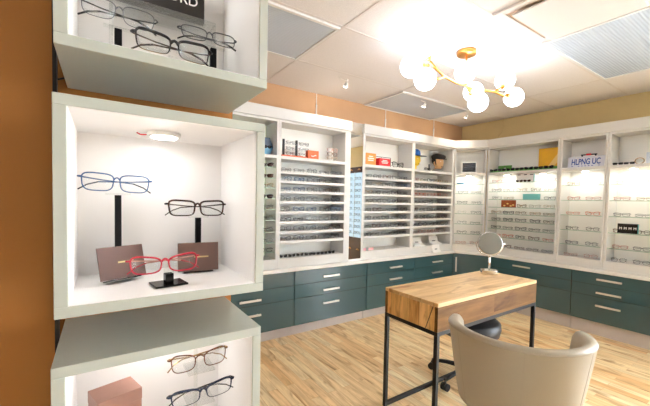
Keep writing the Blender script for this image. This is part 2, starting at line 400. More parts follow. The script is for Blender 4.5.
# cornices along the tops
tag(MB().prism([(0.70,2.812),(2.206,2.812),(2.206,3.082),(0.70,3.082)], 2.0695, 2.172).build('cornice', M['cabinet_white'], bevel=0.003), 'long white cornice on the bays between amber wall and tall mirror', 'cornice')
tag(MB().prism([(2.376,2.812),(3.985,2.812),(4.222,2.506),(4.222,0.68),(4.492,0.68),(4.492,2.60),(4.10,3.082),(2.376,3.082)], 2.0695, 2.172).build('cornice', M['cabinet_white'], bevel=0.003), 'white cornice wrapping the corner from tall mirror to licence plate wall', 'cornice')
# tall narrow mirror between the bays
t = thing('wall_mirror', 'tall narrow mirror strip between two white shelving bays', 'mirror', (2.291,2.83,0.70))
MB().box((-0.084,0.012,0),(0.084,0.03,1.47)).build('backing', M['black_plastic'], t)
MB().box((-0.0835,0.004,0.0),(0.0835,0.0115,1.47)).build('glass', M['mirror_silver'], t)
MB().box((-0.084,-0.001,-0.0195),(0.084,0.03,-0.0005)).build('ledge', M['white_plastic'], t)

# worktop
tag(MB().prism([(0.70,2.795),(4.02,2.795),(4.185,2.40),(4.185,0.69),(4.515,0.69),(4.515,3.09),(0.70,3.09)], 0.646, 0.680).build('countertop', M['counter_white'], bevel=0.003), 'continuous white worktop running round the corner on the teal cabinets', 'countertop')

# base cabinets
def handle(b, x, z, L=0.2, vert=False):
    if vert:
        b.box((x-0.009,-0.036,z-L/2),(x+0.009,-0.024,z+L/2)).box((x-0.004,-0.024,z-L/2+0.02),(x+0.004,0,z-L/2+0.03)).box((x-0.004,-0.024,z+L/2-0.03),(x+0.004,0,z+L/2-0.02))
    else:
        b.box((x-L/2,-0.036,z-0.009),(x+L/2,-0.024,z+0.009)).box((x-L/2+0.02,-0.024,z-0.004),(x-L/2+0.03,0,z+0.004)).box((x+L/2-0.03,-0.024,z-0.004),(x+L/2-0.02,0,z+0.004))
    return b
def drawers(label, loc, rz, w, lines, hz, dep, kick, hx=None, L=0.2):
    t = thing('drawer_cabinet', label, 'cabinet', (loc[0],loc[1],0), rz, 'teal drawer cabinets')
    MB().box((0.001,0.019,lines[-1]),(w-0.001,dep,0.6455)).build('body', M['teal_dark'], t)
    MB().box((0.001,kick,0),(w-0.001,dep,lines[-1]-0.0005)).build('plinth', M['kick_board'], t)
    for i in range(3):
        d = MB().box((0.002,0,lines[i+1]+0.002),(w-0.002,0.0185,lines[i]-0.002)).build('drawer', M['teal_gloss'], t, bevel=0.0012)
        handle(MB(), hx if hx is not None else w/2, hz[i], L).build('handle', M['brushed_nickel'], d, bevel=0.0015)
LA = [0.642,0.505,0.372,0.108]; HA = [0.563,0.425,0.290]
yA = 2.815
drawers('teal drawer cabinet partly hidden behind the stacked display boxes', (0.70,yA), 0, 0.845, LA, HA, 0.27, 0.06, 0.39)
drawers('teal drawer cabinet in front of the orange tower display bay', (1.545,yA), 0, 0.910, LA, HA, 0.27, 0.06, 0.415)
drawers('teal drawer cabinet below the red box, nearest the wooden desk', (2.463,yA), 0, 0.775, LA, HA, 0.27, 0.06, 0.425)
drawers('teal drawer cabinet below the two hatted heads, next to the corner', (3.238,yA), 0, 0.770, LA, HA, 0.27, 0.06, 0.41)
LB = [0.642,0.522,0.403,0.140]; HB = [0.585,0.450,0.318]
xB = 4.20
drawers('teal drawer cabinet behind the desk mirror, below the yellow poster', (xB,2.392), RB, 0.902, LB, HB, 0.31, 0.035, 0.395)
drawers('teal drawer cabinet below the licence plate', (xB,1.489), RB, 0.795, LB, HB, 0.31, 0.035, 0.325)
P2 = Vector((4.012,2.812,0)); Q2 = Vector((4.198,2.394,0)); d2 = Q2-P2; W2 = d2.length; R2 = math.atan2(d2.y,d2.x)
T2i = (Matrix.Translation(P2) @ Matrix.Rotation(R2,4,'Z')).inverted()
t = thing('corner_cabinet', 'narrow angled teal corner cabinet with one upright handle', 'cabinet', P2, R2)
poly = [T2i @ Vector(p) for p in ((4.020,2.826,0),(4.205,2.404,0),(4.50,2.404,0),(4.50,3.08,0),(4.020,3.08,0))]
poly = [(p.x,p.y) for p in poly]
MB().prism(poly, 0.11, 0.6455).build('body', M['teal_dark'], t)
poly = [T2i @ Vector(p) for p in ((4.025,2.88,0),(4.238,2.404,0),(4.50,2.404,0),(4.50,3.08,0),(4.025,3.08,0))]
MB().prism([(p.x,p.y) for p in poly], 0.0, 0.1095).build('plinth', M['kick_board'], t)
d = MB().box((0.004,-0.012,0.112),(W2-0.010,0.004,0.640)).build('door', M['teal_gloss'], t, bevel=0.0012)
handle(MB(), 0.045, 0.50, 0.20, True).build('handle', M['brushed_nickel'], d, loc=(0,-0.012,0), bevel=0.0015)

# brown display cabinet further along the right wall (the tall mirror looks at it)
t = thing('display_cabinet', 'dark brown cabinet with glowing blue-white spectacle panel seen in tall mirror', 'cabinet', (4.26,0.66,0), RB)
MB().box((0,0.02,0),(0.9,0.24,2.02)).build('body', M['dark_wood'], t, bevel=0.004)
MB().box((0.05,0.0145,0.60),(0.85,0.0195,1.90)).build('light_panel', M['display_glow'], t)
b = MB()
for i in range(4):
    x = 0.05+i*0.8/3; b.box((x-0.006,0.002,0.58),(x+0.006,0.0195,1.92))
b.build('upright', M['chrome'], t)
for i in range(10): MB().box((0.05,-0.040,0.672+0.120*i),(0.85,0.0135,0.6795+0.120*i)).build('rung', M['acrylic'], t)
for zc in (0.36, 1.965):
    for x in (0.2, 0.45, 0.7):
        MB().sweep([(x-0.035,0.016,zc-0.012),(x,0.014,zc+0.012),(x+0.035,0.016,zc-0.010)], 0.009, 0.005, (0,1,0), 6).build('ornament', M['gold'], t)

# ------------------------------------------------------------------ desk
t = thing('writing_desk', 'chunky wooden desk on a thin black metal frame', 'desk', (2.0795,1.3535,0))
x, y = 0.5585, 0.2035
MB().box((-x,-y,0.757),(x,y,0.780)).build('top', M['desk_top_wood'], t, bevel=0.003)
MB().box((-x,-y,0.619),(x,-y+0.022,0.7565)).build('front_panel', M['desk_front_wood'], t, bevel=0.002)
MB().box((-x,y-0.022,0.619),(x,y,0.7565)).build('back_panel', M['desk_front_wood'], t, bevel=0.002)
for s in (-1, 1):
    a, b_ = sorted((s*x, s*(x-0.022)))
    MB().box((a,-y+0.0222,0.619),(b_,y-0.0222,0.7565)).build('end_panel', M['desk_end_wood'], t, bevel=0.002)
# the mitred block corner shows as a slanted dark joint on the near end
MB().box((-x+0.0225,-y+0.0225,0.619),(x-0.0225,y-0.0225,0.635)).build('bottom_panel', M['desk_front_wood'], t)
jb = MB(); jb.face_pts = None
o = len(jb.v); jb.v += [(-x-0.0008,-y+0.030,0.756),(-x-0.0008,-y+0.036,0.756),(-x-0.0008,-y+0.082,0.622),(-x-0.0008,-y+0.078,0.622),(-x+0.001,-y+0.030,0.756),(-x+0.001,-y+0.036,0.756),(-x+0.001,-y+0.082,0.622),(-x+0.001,-y+0.078,0.622)]
for q in ((0,1,2,3),(7,6,5,4),(0,4,5,1),(1,5,6,2),(2,6,7,3),(3,7,4,0)): jb.face(list(q))
jb.build('mitre_joint', M['dark_wood'], t)
r = 0.0115; fx, fy = x-r, y-r; bm_ = M['black_metal']
b = MB()
b.box((-x,-y,0.596),(x,-y+2*r,0.6185)).box((-x,y-2*r,0.596),(x,y,0.6185)).box((-x,-y+2*r,0.596),(-x+2*r,y-2*r,0.6185)).box((x-2*r,-y+2*r,0.596),(x,y-2*r,0.6185))
b.build('frame', bm_, t, bevel=0.001)
for sx in (-1,1):
    for sy in (-1,1): MB().box((sx*fx-r,sy*fy-r,0),(sx*fx+r,sy*fy+r,0.5955)).build('leg', bm_, t, bevel=0.001)
MB().box((-fx+r,fy-r,0.002),(fx-r,fy+r,0.025)).build('stretcher', bm_, t, bevel=0.001)

# desk mirror
t = thing('table_mirror', 'round chrome vanity mirror standing on the wooden desk', 'mirror', (2.515,1.442,0.7805), math.radians(-46))
b = MB(); pr = []
for i in range(24):
    a = 2*PI*i/24; pr.append((0.062*math.copysign(abs(math.cos(a))**0.7, math.cos(a)), 0.042*math.copysign(abs(math.sin(a))**0.7, math.sin(a))))
b.prism(pr, 0, 0.036); b.build('base', M['chrome'], t, bevel=0.003)
MB().rod((0,0,0.036),(0,0,0.147),0.008).build('stem', M['chrome'], t)
cz = 0.242; R = 0.090
yk = [(-(R+0.009)*math.cos(a), 0.004, cz-(R+0.009)*math.sin(a)) for a in [PI*i/24 for i in range(25)]]
MB().sweep(yk, 0.004, 0.004, (0,1,0), 8).build('yoke', M['chrome'], t)
T = Matrix.Translation((0,0,cz)) @ Matrix.Rotation(math.radians(-9),4,'X') @ Matrix.Rotation(math.radians(90),4,'X')
hd = MB().lathe([(R-0.004,-0.008),(R,-0.006),(R+0.001,0.0),(R,0.006),(R-0.004,0.008)], 40, T=T).build('rim', M['chrome'], t)
MB().lathe([(R-0.005,0.0082),(R-0.005,0.0092)], 40, T=T).build('glass', M['vanity_silver'], hd)
for s in (-1,1): MB().rod((s*(R-0.002),0.004,cz),(s*(R+0.018),0.004,cz),0.006).build('pivot', M['chrome'], t)

# ------------------------------------------------------------------ cream tub chair
t = thing('tub_chair', 'cream leather tub chair with rounded back standing before the wooden desk', 'chair', (1.535,0.7435,0), math.radians(-56.5))
# profile of the shell wall: (radius offset from outside, height)
def shell(phis, zt, zb=0.45):
    rings = []
    for ph, cl in phis:
        top = zt(ph); prof = []
        def Rout(z): return 0.198 + 0.088*max(0.0,(z-0.30)/0.5)**0.8
        th = (0.034+0.024*min(1.0,abs(ph)/1.6)**2)*cl
        n = 10
        for i in range(n): 
            z = zb + (top-0.026-zb)*i/(n-1); prof.append((Rout(z), z))
        for i in range(1, 8):
            a = PI*i/8; mid = Rout(top)-th/2
            prof.append((mid + th/2*math.cos(a), top-0.026+0.026*math.sin(a)))
        for i in range(n):
            z = top-0.026-(top-0.026-zb)*i/(n-1); prof.append((Rout(z)-th, z))
        d = (1-cl)*0.026
        rings.append([( (r-d)*math.sin(ph), -(r-d)*math.cos(ph), z if z < top-0.03 else z-d) for r, z in prof])
    return rings
PH = []
for i in range(61):
    ph = math.radians(-102 + 204*i/60); PH.append((ph, 1.0))
ex = math.radians(3.0)
PH = [(PH[0][0]-2.2*ex*0.6, 0.35),(PH[0][0]-1.7*ex*0.6, 0.72),(PH[0][0]-ex*0.6, 0.92)] + PH + [(PH[-1][0]+ex*0.6,0.92),(PH[-1][0]+1.7*ex*0.6,0.72),(PH[-1][0]+2.2*ex*0.6,0.35)]
rings = shell(PH, lambda p: 0.803 - 0.016*max(0,(abs(p)-1.0)))
b = MB(); n = len(rings[0])
for rg in rings: b.v += rg
for i in range(len(rings)-1):
    for k in range(n): b.face([i*n+k,i*n+(k+1)%n,(i+1)*n+(k+1)%n,(i+1)*n+k], 0, True)
b.face(list(range(n-1,-1,-1))); b.face([(len(rings)-1)*n+k for k in range(n)])
b.build('backrest', M['cream_leather'], t)
def Rout(z): return 0.198 + 0.088*max(0.0,(z-0.30)/0.5)**0.8
pts = [((Rout(0.78)+0.0005)*math.sin(p), -(Rout(0.78)+0.0005)*math.cos(p), 0.783-0.016*max(0,abs(p)-1.0)) for p in [math.radians(-100+200*i/60) for i in range(61)]]
MB().sweep(pts, 0.0022, 0.0022, (0,0,1), 6).build('piping', M['seam_thread'], t)
for p in (-1.02, -0.03, 0.96):
    MB().sweep([((Rout(z)+0.0002)*math.sin(p), -(Rout(z)+0.0002)*math.cos(p), z) for z in [0.455+0.325*i/12 for i in range(13)]], 0.0008, 0.0008, (1,0,0), 5).build('seam', M['seam_thread'], t)
prof = [(0.0,0.40),(0.150,0.40),(0.162,0.41),(0.170,0.47),(0.172,0.51),(0.160,0.525),(0.10,0.532),(0.0,0.534)]
MB().lathe([(max(r_,0.001),z) for r_,z in prof], 40, (0,0.01,0)).build('seat', M['cream_leather'], t)
for sx in (-1,1):
    for sy in (-1,1):
        MB().rod((sx*0.145,sy*0.140,0.45),(sx*0.20,sy*0.20,0.0),0.018,0.011,12).build('leg', M['black_metal'], t)

# black swivel stool behind the desk
t = thing('swivel_stool', 'black padded swivel stool on castors tucked under the wooden desk', 'stool', (2.285,1.455,0), 0.3)
MB().lathe([(0.05,0.355),(0.18,0.358),(0.212,0.375),(0.222,0.42),(0.218,0.458),(0.198,0.474),(0.12,0.482),(0.002,0.485)], 36).build('seat', M['black_leather'], t)
MB().lathe([(0.03,0.10),(0.03,0.22),(0.02,0.222),(0.02,0.335),(0.05,0.356)], 20).build('column', M['black_plastic'], t)
MB().lathe([(0.045,0.075),(0.045,0.115),(0.03,0.125)], 20).build('hub', M['black_plastic'], t)
for i in range(5):
    a = 2*PI*i/5 + 0.35; c, s = math.cos(a), math.sin(a)
    arm = MB().sweep([(0.03*c,0.03*s,0.098),(0.15*c,0.15*s,0.092),(0.262*c,0.262*s,0.074)], [0.022,0.018,0.014], [0.018,0.015,0.012], (0,0,1), 8).build('base_arm', M['black_plastic'], t)
    w = MB(); cx, cy = 0.262*c, 0.262*s
    for q in (-1,1): w.rod((cx-s*q*0.006,cy+c*q*0.006,0.026),(cx-s*q*0.024,cy+c*q*0.024,0.026),0.026,None,16)
    w.rod((cx,cy,0.026),(cx,cy,0.066),0.008)
    w.build('castor', M['black_plastic'], arm)

# ------------------------------------------------------------------ chandelier
t = thing('chandelier', 'brass branching chandelier with glowing white globes', 'chandelier', (2.298,1.557,ZC-0.001))
O = Vector((2.298,1.557,ZC-0.001))
def L_(p): return tuple(Vector(p)-O)
MB().lathe([(0.002,-0.030),(0.066,-0.030),(0.070,-0.026),(0.070,-0.001)], 36).build('canopy', M['gold'], t)
MB().rod((0,0,-0.03),L_((2.298,1.557,2.225)),0.007).build('stem', M['gold'], t)
hub = (2.298,1.557,2.225); a0 = (1.885,1.556,2.300); j = (2.060,1.566,2.238); en = (2.385,1.548,2.155)
rm = (2.570,1.480,2.208)
def arm(pts): MB().sweep([L_(p) for p in pts], 0.0095, 0.0095, (0,0,1), 8).build('arm', M['gold'], t)
arm([a0,(1.96,1.560,2.268),j,(2.18,1.562,2.222),hub,(2.345,1.553,2.19),en])
arm([j,(1.98,1.56,2.205),(1.90,1.560,2.195)])
arm([hub,(2.36,1.55,2.205),(2.44,1.53,2.213),rm,(2.66,1.455,2.185),(2.715,1.44,2.195)])
arm([rm,(2.61,1.47,2.24),(2.655,1.462,2.275)])
G = [((1.815,1.556,2.385),a0),((1.785,1.635,2.268),(1.90,1.575,2.285)),((1.845,1.560,2.172),(1.90,1.560,2.195)),((2.205,1.500,2.283),(2.27,1.54,2.24)),
     ((2.41,1.520,2.108),en),((2.43,1.575,2.205),(2.36,1.555,2.205)),((2.690,1.470,2.318),(2.655,1.462,2.275)),((2.765,1.435,2.192),(2.715,1.44,2.195))]
for c, a in G:
    d = (Vector(a)-Vector(c)).normalized(); c = Vector(c)
    MB().ball(L_(c), 0.074, 24, 14).build('globe', M['globe_glow'], t)
    MB().rod(L_(c+d*0.068), L_(c+d*0.100), 0.024, 0.011, 14).build('socket', M['gold'], t)
    q = c+d*0.095
    if (q-Vector(a)).length > 0.02: MB().rod(L_(q), L_(a), 0.0085, None, 8).build('arm', M['gold'], t)

# small ceiling spots and the white cords on the wall
SP = [((1.940,2.575),'nearest the amber wall'),((3.058,2.575),'below the ribbed light behind the chandelier'),((3.865,2.575),'nearest the room corner')]
for (x,y),w in SP:
    t = thing('ceiling_spotlight', 'tiny white spotlight on a bent wire, ' + w, 'spotlight', (x,y,ZC-0.001), 0, 'ceiling spotlights')
    MB().lathe([(0.002,-0.008),(0.014,-0.008),(0.014,0.0)], 16).build('mount', M['white_plastic'], t)
    MB().sweep([(0,0,-0.008),(0,0,-0.022),(0.002,0.008,-0.030)], 0.003, 0.003, (1,0,0), 8).build('bracket', M['brushed_nickel'], t)
    MB().sweep([(-0.115,-0.02,-0.002),(-0.08,-0.015,-0.012),(-0.03,-0.004,-0.012),(0,0,-0.010)], 0.0025, 0.0025, (0,0,1), 6).build('wire', M['white_plastic'], t)
    T = Matrix.Translation((0.002,0.014,-0.044)) @ Matrix.Rotation(math.radians(35),4,'X')
    hd = MB().lathe([(0.008,0.022),(0.012,0.018),(0.022,-0.016)], 18, T=T).build('lamp_head', M['white_plastic'], t)
    MB().lathe([(0.019,-0.0175),(0.020,-0.0163)], 18, T=T).build('bulb', M['lamp_glow'], hd)
for x, w in ((1.925,'above the orange tower display'),(2.94,'above the red box bay'),(3.86,'above the black-capped head')):
    b = MB().rod((0,0,-0.002),(0,0,-0.12),0.004).rod((0,0,-0.12),(0,0,-0.305),0.008,0.007)
    tag(b.build('hanging_cord', M['white_plastic'], loc=(x,3.088,ZC)), 'white cord dropping down the peach wall ' + w, 'cord', 'white wall cords')
pts = [(4.522,2.468,2.478),(4.522,2.466,2.40),(4.522,2.490,2.31),(4.522,2.555,2.235),(4.522,2.66,2.185)]
tag(MB().sweep(pts, 0.006, 0.006, (1,0,0), 8).build('wall_cable', M['olive_paint']), 'thin painted cable curving down the olive wall near the corner', 'cable')

# ------------------------------------------------------------------ stacked display boxes
def display_box(label, x0, x1, z0, z1, y0=0.72, y1=1.000):
    t = thing('display_box', label, 'display box', ((x0+x1)/2, (y0+y1)/2, z0), 0, 'stacked display boxes')
    w = (x1-x0)/2; d = (y1-y0)/2; h = z1-z0; th = 0.0195; s = M['sage_lacquer']
    MB().box((-w,-d,0),(w,d,th)).build('bottom_panel', s, t, bevel=0.0012)
    MB().box((-w,-d,h-th),(w,d,h)).build('top_panel', s, t, bevel=0.0012)
    MB().box((-w,-d,th),(-w+th,d,h-th)).build('side_panel', s, t, bevel=0.0012)
    MB().box((w-th,-d,th),(w,d,h-th)).build('side_panel', s, t, bevel=0.0012)
    MB().box((-w+th,d-0.012,th),(w-th,d,h-th)).build('back_panel', s, t)
    i = MB(); e = 0.0015; a = w-th; f = 0.003
    i.box((-a,-d+f,th),(a,d-0.012,th+e)).box((-a,-d+f,h-th-e),(a,d-0.012,h-th)).box((-a,-d+f,th+e),(-a+e,d-0.012,h-th-e)).box((a-e,-d+f,th+e),(a,d-0.012,h-th-e)).box((-a+e,d-0.012-e,th+e),(a-e,d-0.012,h-th-e))
    i.build('lining', M['box_lining'], t)
    zz = h-th-e; lx, ly = 0.0015, 0.014
    p = MB().lathe([(0.030,-0.010),(0.036,-0.009),(0.036,-0.0002)], 28, (lx,ly,zz)).build('puck_light', M['white_plastic'], t)
    MB().lathe([(0.026,-0.0118),(0.0285,-0.0102)], 28, (lx,ly,zz)).build('lens', M['box_lamp_glow'], p)
    wr = MB().sweep([(lx-0.055,ly+0.02,zz-0.002),(lx-0.048,ly+0.016,zz-0.006),(lx-0.036,ly+0.010,zz-0.006)], 0.0015, 0.0015, (0,0,1), 6)
    wr.build('wire', M['red_card'], p)
    return t
display_box('sage display box with black sign inside, uppermost of the stack', -0.066, 0.315, 1.582, 1.966)
display_box('sage display box holding red glasses and two brown cards, middle of stack', -0.0687, 0.3118, 1.1175, 1.502)
display_box('sage display box with tall brown carton inside, lowest of the stack', -0.0738, 0.3075, 0.649, 1.034)
t = thing('mounting_rail', 'black upright rail behind the stacked display boxes on amber wall', 'rail', (-0.0895,1.008,0))
MB().box((-0.004,-0.011,0),(0.004,0.011,ZC-0.001)).build('upright', M['black_metal'], t)
b = MB()
for z in (0.80, 1.30, 1.78): b.box((0.004,0.0005,z-0.012),(0.10,0.0105,z+0.012))
b.build('bracket', M['black_metal'], t)
tag(MB().sweep([(-0.084,1.000,1.598),(-0.066,0.998,1.606),(-0.045,0.998,1.612),(-0.020,1.004,1.616)], 0.0022, 0.0022, (0,1,0), 6).build('power_cord', M['black_plastic']), 'short black lead from the upright rail to the uppermost display box', 'cord')

# ------------------------------------------------------------------ spectacles
FRAME_COL = {'black':(24,23,24),'dark shell':(62,38,24),'tortoise':(112,62,34),'dark brown':(66,44,34),'grey':(96,98,102),'blue':(72,104,148),'dark blue':(36,50,76),
 'pale beige':(214,190,160),'clear':(214,210,200),'red':(186,30,54),'rose':(206,150,136),'green':(52,78,64),'silver':(176,176,176),'gold':(196,158,98),'coral':(226,120,84)}
for k_, c_ in FRAME_COL.items():
    mk('frame_'+k_.replace(' ','_'), c_, 0.25, metal=0.8 if k_ in ('silver','gold') else 0.0, mottle=0.45 if k_=='tortoise' else 0.9 if k_=='dark shell' else 0.0, mscale=90)
def FM(c): return M['frame_'+c.replace(' ','_')]
# style: a half lens width, b half lens height, n squareness, up cat-eye lift, rt top rim, rb bottom rim, rs side rim, dx lens centre
STY = {'rect': dict(a=0.0285,b=0.0180,n=4.2,up=0.0015,rt=0.0020,rb=0.0016,dx=0.0355),
       'round': dict(a=0.0255,b=0.0210,n=2.5,up=0.0,rt=0.0014,rb=0.0013,dx=0.0345),
       'cat': dict(a=0.0285,b=0.0190,n=3.2,up=0.0060,rt=0.0021,rb=0.0017,dx=0.0360),
       'thin': dict(a=0.0280,b=0.0170,n=3.4,up=0.001,rt=0.0010,rb=0.0009,dx=0.0350),
       'brow': dict(a=0.0280,b=0.0170,n=3.4,up=0.003,rt=0.0030,rb=0.0004,dx=0.0355)}
def rim_pts(st, sx, n=28):
    a, b, e, up, dx = st['a'], st['b'], st['n'], st['up'], st['dx']; out = []
    for i in range(n):
        t = 2*PI*i/n; c, s = math.cos(t), math.sin(t)
        x = a*math.copysign(abs(c)**(2/e), c); z = b*math.copysign(abs(s)**(2/e), s)
        x *= 1 + 0.08*z/b                                   # wider at the brow
        z += up*(x/a)*max(0.0, 0.5+0.5*z/b)                 # outer corner lifts
        X = sx*(dx+x); out.append((X, 0.9*X*X, z))
    return out
def front(mb, st, n=28, k=6, m=0, d=1.25):
    for sx in (-1,1):
        P = rim_pts(st, sx, n); rn = []
        for i in range(n):
            s = 0.5+0.5*math.sin(2*PI*i/n); rn.append(st['rb']+(st['rt']-st['rb'])*s)
        mb.sweep(P, rn, [max(r*d,0.0011) for r in rn], (0,1,0), k, True, m)
    xi = st['dx']-st['a']*1.02; z0 = st['b']*0.42; r = max(st['rt'],0.0013)*1.05
    mb.sweep([(-xi,0.9*xi*xi,z0-0.002),(-xi*0.5,0,z0+0.0025),(0,-0.0005,z0+0.0038),(xi*0.5,0,z0+0.0025),(xi,0.9*xi*xi,z0-0.002)], r, r, (0,1,0), k, False, m)
    xo = st['dx']+st['a']*1.05; zz = st['b']*0.5+st['up']*0.75
    for s in (-1,1):
        mb.sweep([(s*xo,0.9*xo*xo,zz),(s*(xo+0.004),0.9*xo*xo+0.001,zz),(s*(xo+0.006),0.9*xo*xo+0.005,zz)], max(r,0.0016), max(r,0.0016), (0,0,1), k, False, m)
def temple_path(st, s):
    # folded arms: each lies behind the front, its tip drooping at the far lower corner
    xo = st['dx']+st['a']*1.05+0.006; y0 = 0.9*xo*xo+0.005; zz = st['b']*0.5+st['up']*0.75
    yb = y0+(0.004 if s < 0 else 0.009); d = st['b']
    return [(s*xo,y0,zz),(s*(xo-0.004),yb,zz),(s*0.030,yb+0.003,zz-0.004),(-s*0.034,yb+0.002,zz-d*0.45),(-s*0.054,yb,zz-d*0.85),(-s*(xo-0.001),yb-0.002,-d*0.92)]
def temple(mb, st, s, m=0, k=6, th=0.0022, part=None):
    P = temple_path(st, s)
    if part == 'arm': P = P[:4]
    if part == 'tip': P = P[3:]
    N = len(P); mb.sweep(P, [th]*N, [0.0013]*N, (1,0,0), k, False, m)
def lens(mb, st, sx, n=20, m=0):
    P = rim_pts(st, sx, n); o = len(mb.v)
    c = (sx*st['dx'], 0.9*st['dx']**2-0.0012, 0)
    for dy in (-0.0005, 0.0005):
        mb.v += [(p[0],p[1]+dy,p[2]) for p in P]
    mb.v += [(c[0],c[1]-0.0005,0),(c[0],c[1]+0.0005,0)]
    for i in range(n):
        mb.face([o+i,o+(i+1)%n,o+2*n],m,True); mb.face([o+n+(i+1)%n,o+n+i,o+2*n+1],m,True)
        mb.face([o+i,o+n+i,o+n+(i+1)%n,o+(i+1)%n],m)
def big_glasses(label, style, col, loc, rz=0.0, ry=0.0, rx=0.0, temple_col=None, scale=1.0, lower_clear=None, over=None, tip_col=None):
    st = dict(STY[style]); st.update(over or {})
    t = thing('spectacles', label, 'glasses', loc, rot=(rx, ry, rz)); t.scale = (scale,)*3
    b = MB(); front(b, st, 40, 8); b.build('front_frame', FM(col), t)
    for s in (-1,1):
        l = MB(); lens(l, st, s, 32); l.build('lens', M['lens_clear'], t)
    for s in (-1,1):
        p = MB(); temple(p, st, s, 0, 8, 0.0020, 'arm'); p = p.build('temple', FM(temple_col or col), t)
        q = MB(); temple(q, st, s, 0, 8, 0.0027, 'tip'); q.build('temple_tip', FM(tip_col or temple_col or col), p)
    for s in (-1,1):
        xi = st['dx']-st['a']
        n = MB(); n.ball((s*(xi-0.0015),0.006,-0.004),0.0045,10,6,sc=(0.35,0.6,1.0)); n.rod((s*(xi-0.001),0.005,-0.002),(s*(xi+0.0015),0.001,0.0),0.0006,None,6)
        n.build('nose_pad', M['acrylic'], t)
    if lower_clear:
        for s in (-1,1):
            P = rim_pts(st, s, 40); P = [p for i,p in enumerate(P) if i in (0,) or i >= 20]; P = P[1:]+P[:1]
            MB().sweep(P, 0.0007, 0.0009, (0,1,0), 6).build('lower_rim', FM(lower_clear), t)
    return t

# the three black rods with a clear saddle, and the low stands
def rod_stand(label, x, y, zf, h, tilt=0.0, base=0.05):
    t = thing('glasses_stand', label, 'stand', (x, y, zf), tilt)
    MB().box((-base/2,-base/2,0),(base/2,base/2,0.004)).build('base', M['black_gloss'], t, bevel=0.0008)
    MB().box((-0.0068,-0.0068,0.004),(0.0068,0.0068,h)).build('rod', M['black_satin'], t, bevel=0.0008)
    MB().box((-0.026,-0.004,h),(0.026,0.004,h+0.005)).build('saddle', M['acrylic'], t)
    return t
def low_stand(label, x, y, zf, h, rz, w=0.066):
    t = thing('glasses_stand', label, 'stand', (x, y, zf), rz)
    MB().box((-w/2,-w*0.42,0),(w/2,w*0.42,0.004)).build('base', M['black_gloss'], t, bevel=0.0008)
    MB().box((-0.0085,-0.0085,0.004),(0.0085,0.0085,h*0.72)).build('post', M['black_gloss'], t, bevel=0.001)
    MB().box((-0.0085,-0.0085,h*0.72),(0.0085,0.0085,h)).build('saddle', M['acrylic'], t, bevel=0.001)
    return t
ZF = 1.1395
rod_stand('tall black rod stand under the blue spectacles, rear of the middle box', 0.0320, 0.935, ZF, 0.1935)
big_glasses('blue-framed thin spectacles on the tall rod stand', 'thin', 'blue', (0.0290,0.915,1.3610), rz=0.03, ry=0.04, rx=-0.05, scale=1.04, tip_col='dark blue', over=dict(a=0.0285,b=0.0190,rt=0.0015,rb=0.0012,n=3.6))
rod_stand('shorter black rod stand under the tortoiseshell spectacles, right of the blue pair', 0.2165, 0.942, ZF, 0.1375)
big_glasses('dark tortoiseshell rectangular spectacles on the shorter rod stand', 'rect', 'dark shell', (0.2090,0.915,1.3035), rz=0.03, ry=0.0, rx=-0.05, over=dict(b=0.0180,rt=0.0024), scale=1.07)
low_stand('low black stand with square glossy base under the red spectacles', 0.1215, 0.796, ZF, 0.034, 0.14)
big_glasses('red spectacles in front of the brown cards, on the low black stand', 'cat', 'red', (0.1130,0.785,1.1870), rz=-0.02, ry=-0.02, rx=-0.10, temple_col='rose', tip_col='red', over=dict(a=0.0285,b=0.0175,up=0.004,rt=0.0021,rb=0.0016), scale=1.0)
def card(label, loc, rz, ry, rx, w, h):
    t = thing('display_card', label, 'card', loc, rot=(rx,ry,rz))
    MB().box((-w/2,-0.0015,0.0),(w/2,0.0015,h)).build('panel', M['brown_card'], t, bevel=0.0006)
    MB().box((-0.010,-0.0022,h*0.5-0.0018),(0.024,-0.0016,h*0.5+0.0018)).build('gold_mark', M['gold_print'], t)
    MB().box((-w*0.36,-0.004,-0.003),(w*0.36,0.020,-0.0003)).build('foot', M['black_gloss'], t)
    return t
card('brown display card tilted beside the tall rod stand', (0.0420,0.868,ZF+0.0085), 0.46, 0.0, -0.26, 0.100, 0.072)
card('upright brown display card below the tortoiseshell spectacles', (0.2060,0.888,ZF+0.0040), -0.10, 0.0, -0.08, 0.098, 0.072)

# upper box
ZF = 1.604
rod_stand('black rod stand under the silver-grey spectacles in the uppermost box', 0.0300, 0.845, ZF, 0.078)
big_glasses('thin dark-armed grey spectacles beneath the black sign', 'thin', 'grey', (0.0310,0.818,1.7045), rz=-0.06, ry=0.06, rx=-0.05, temple_col='black', over=dict(rt=0.0010,rb=0.0006,b=0.0200))
rod_stand('black rod stand at the far end of the uppermost box', 0.2285, 0.850, ZF, 0.092)
big_glasses('slim gunmetal spectacles on the rod stand near the box side', 'thin', 'grey', (0.2170,0.838,1.7175), rz=0.06, ry=-0.05, rx=-0.05, temple_col='grey', tip_col='black', over=dict(rt=0.0012,rb=0.0009,b=0.0150))
low_stand('low black stand half hidden behind the front edge of the uppermost box', 0.1270, 0.790, ZF, 0.026, 0.0)
big_glasses('black browline spectacles lowest in the uppermost box', 'brow', 'black', (0.1275,0.770,1.6440), rz=0.0, ry=0.03, rx=-0.04, temple_col='dark shell', lower_clear='gold', scale=1.10, over=dict(b=0.0185,rt=0.0026,rb=0.0003,n=4.0))
t = thing('acrylic_riser', 'clear acrylic riser carrying the black sign', 'riser', (0.131,0.935,ZF))
MB().box((-0.115,-0.045,0.170),(0.115,0.045,0.176)).build('top', M['acrylic'], t, bevel=0.001)
for s in (-1,1): MB().box((s*0.112-0.003,-0.045,0),(s*0.112+0.003,0.045,0.1698)).build('leg', M['acrylic'], t, bevel=0.001)
t = thing('brand_sign', 'black sign block with pale capital letters on clear riser', 'sign', (0.123,0.922,ZF+0.1765))
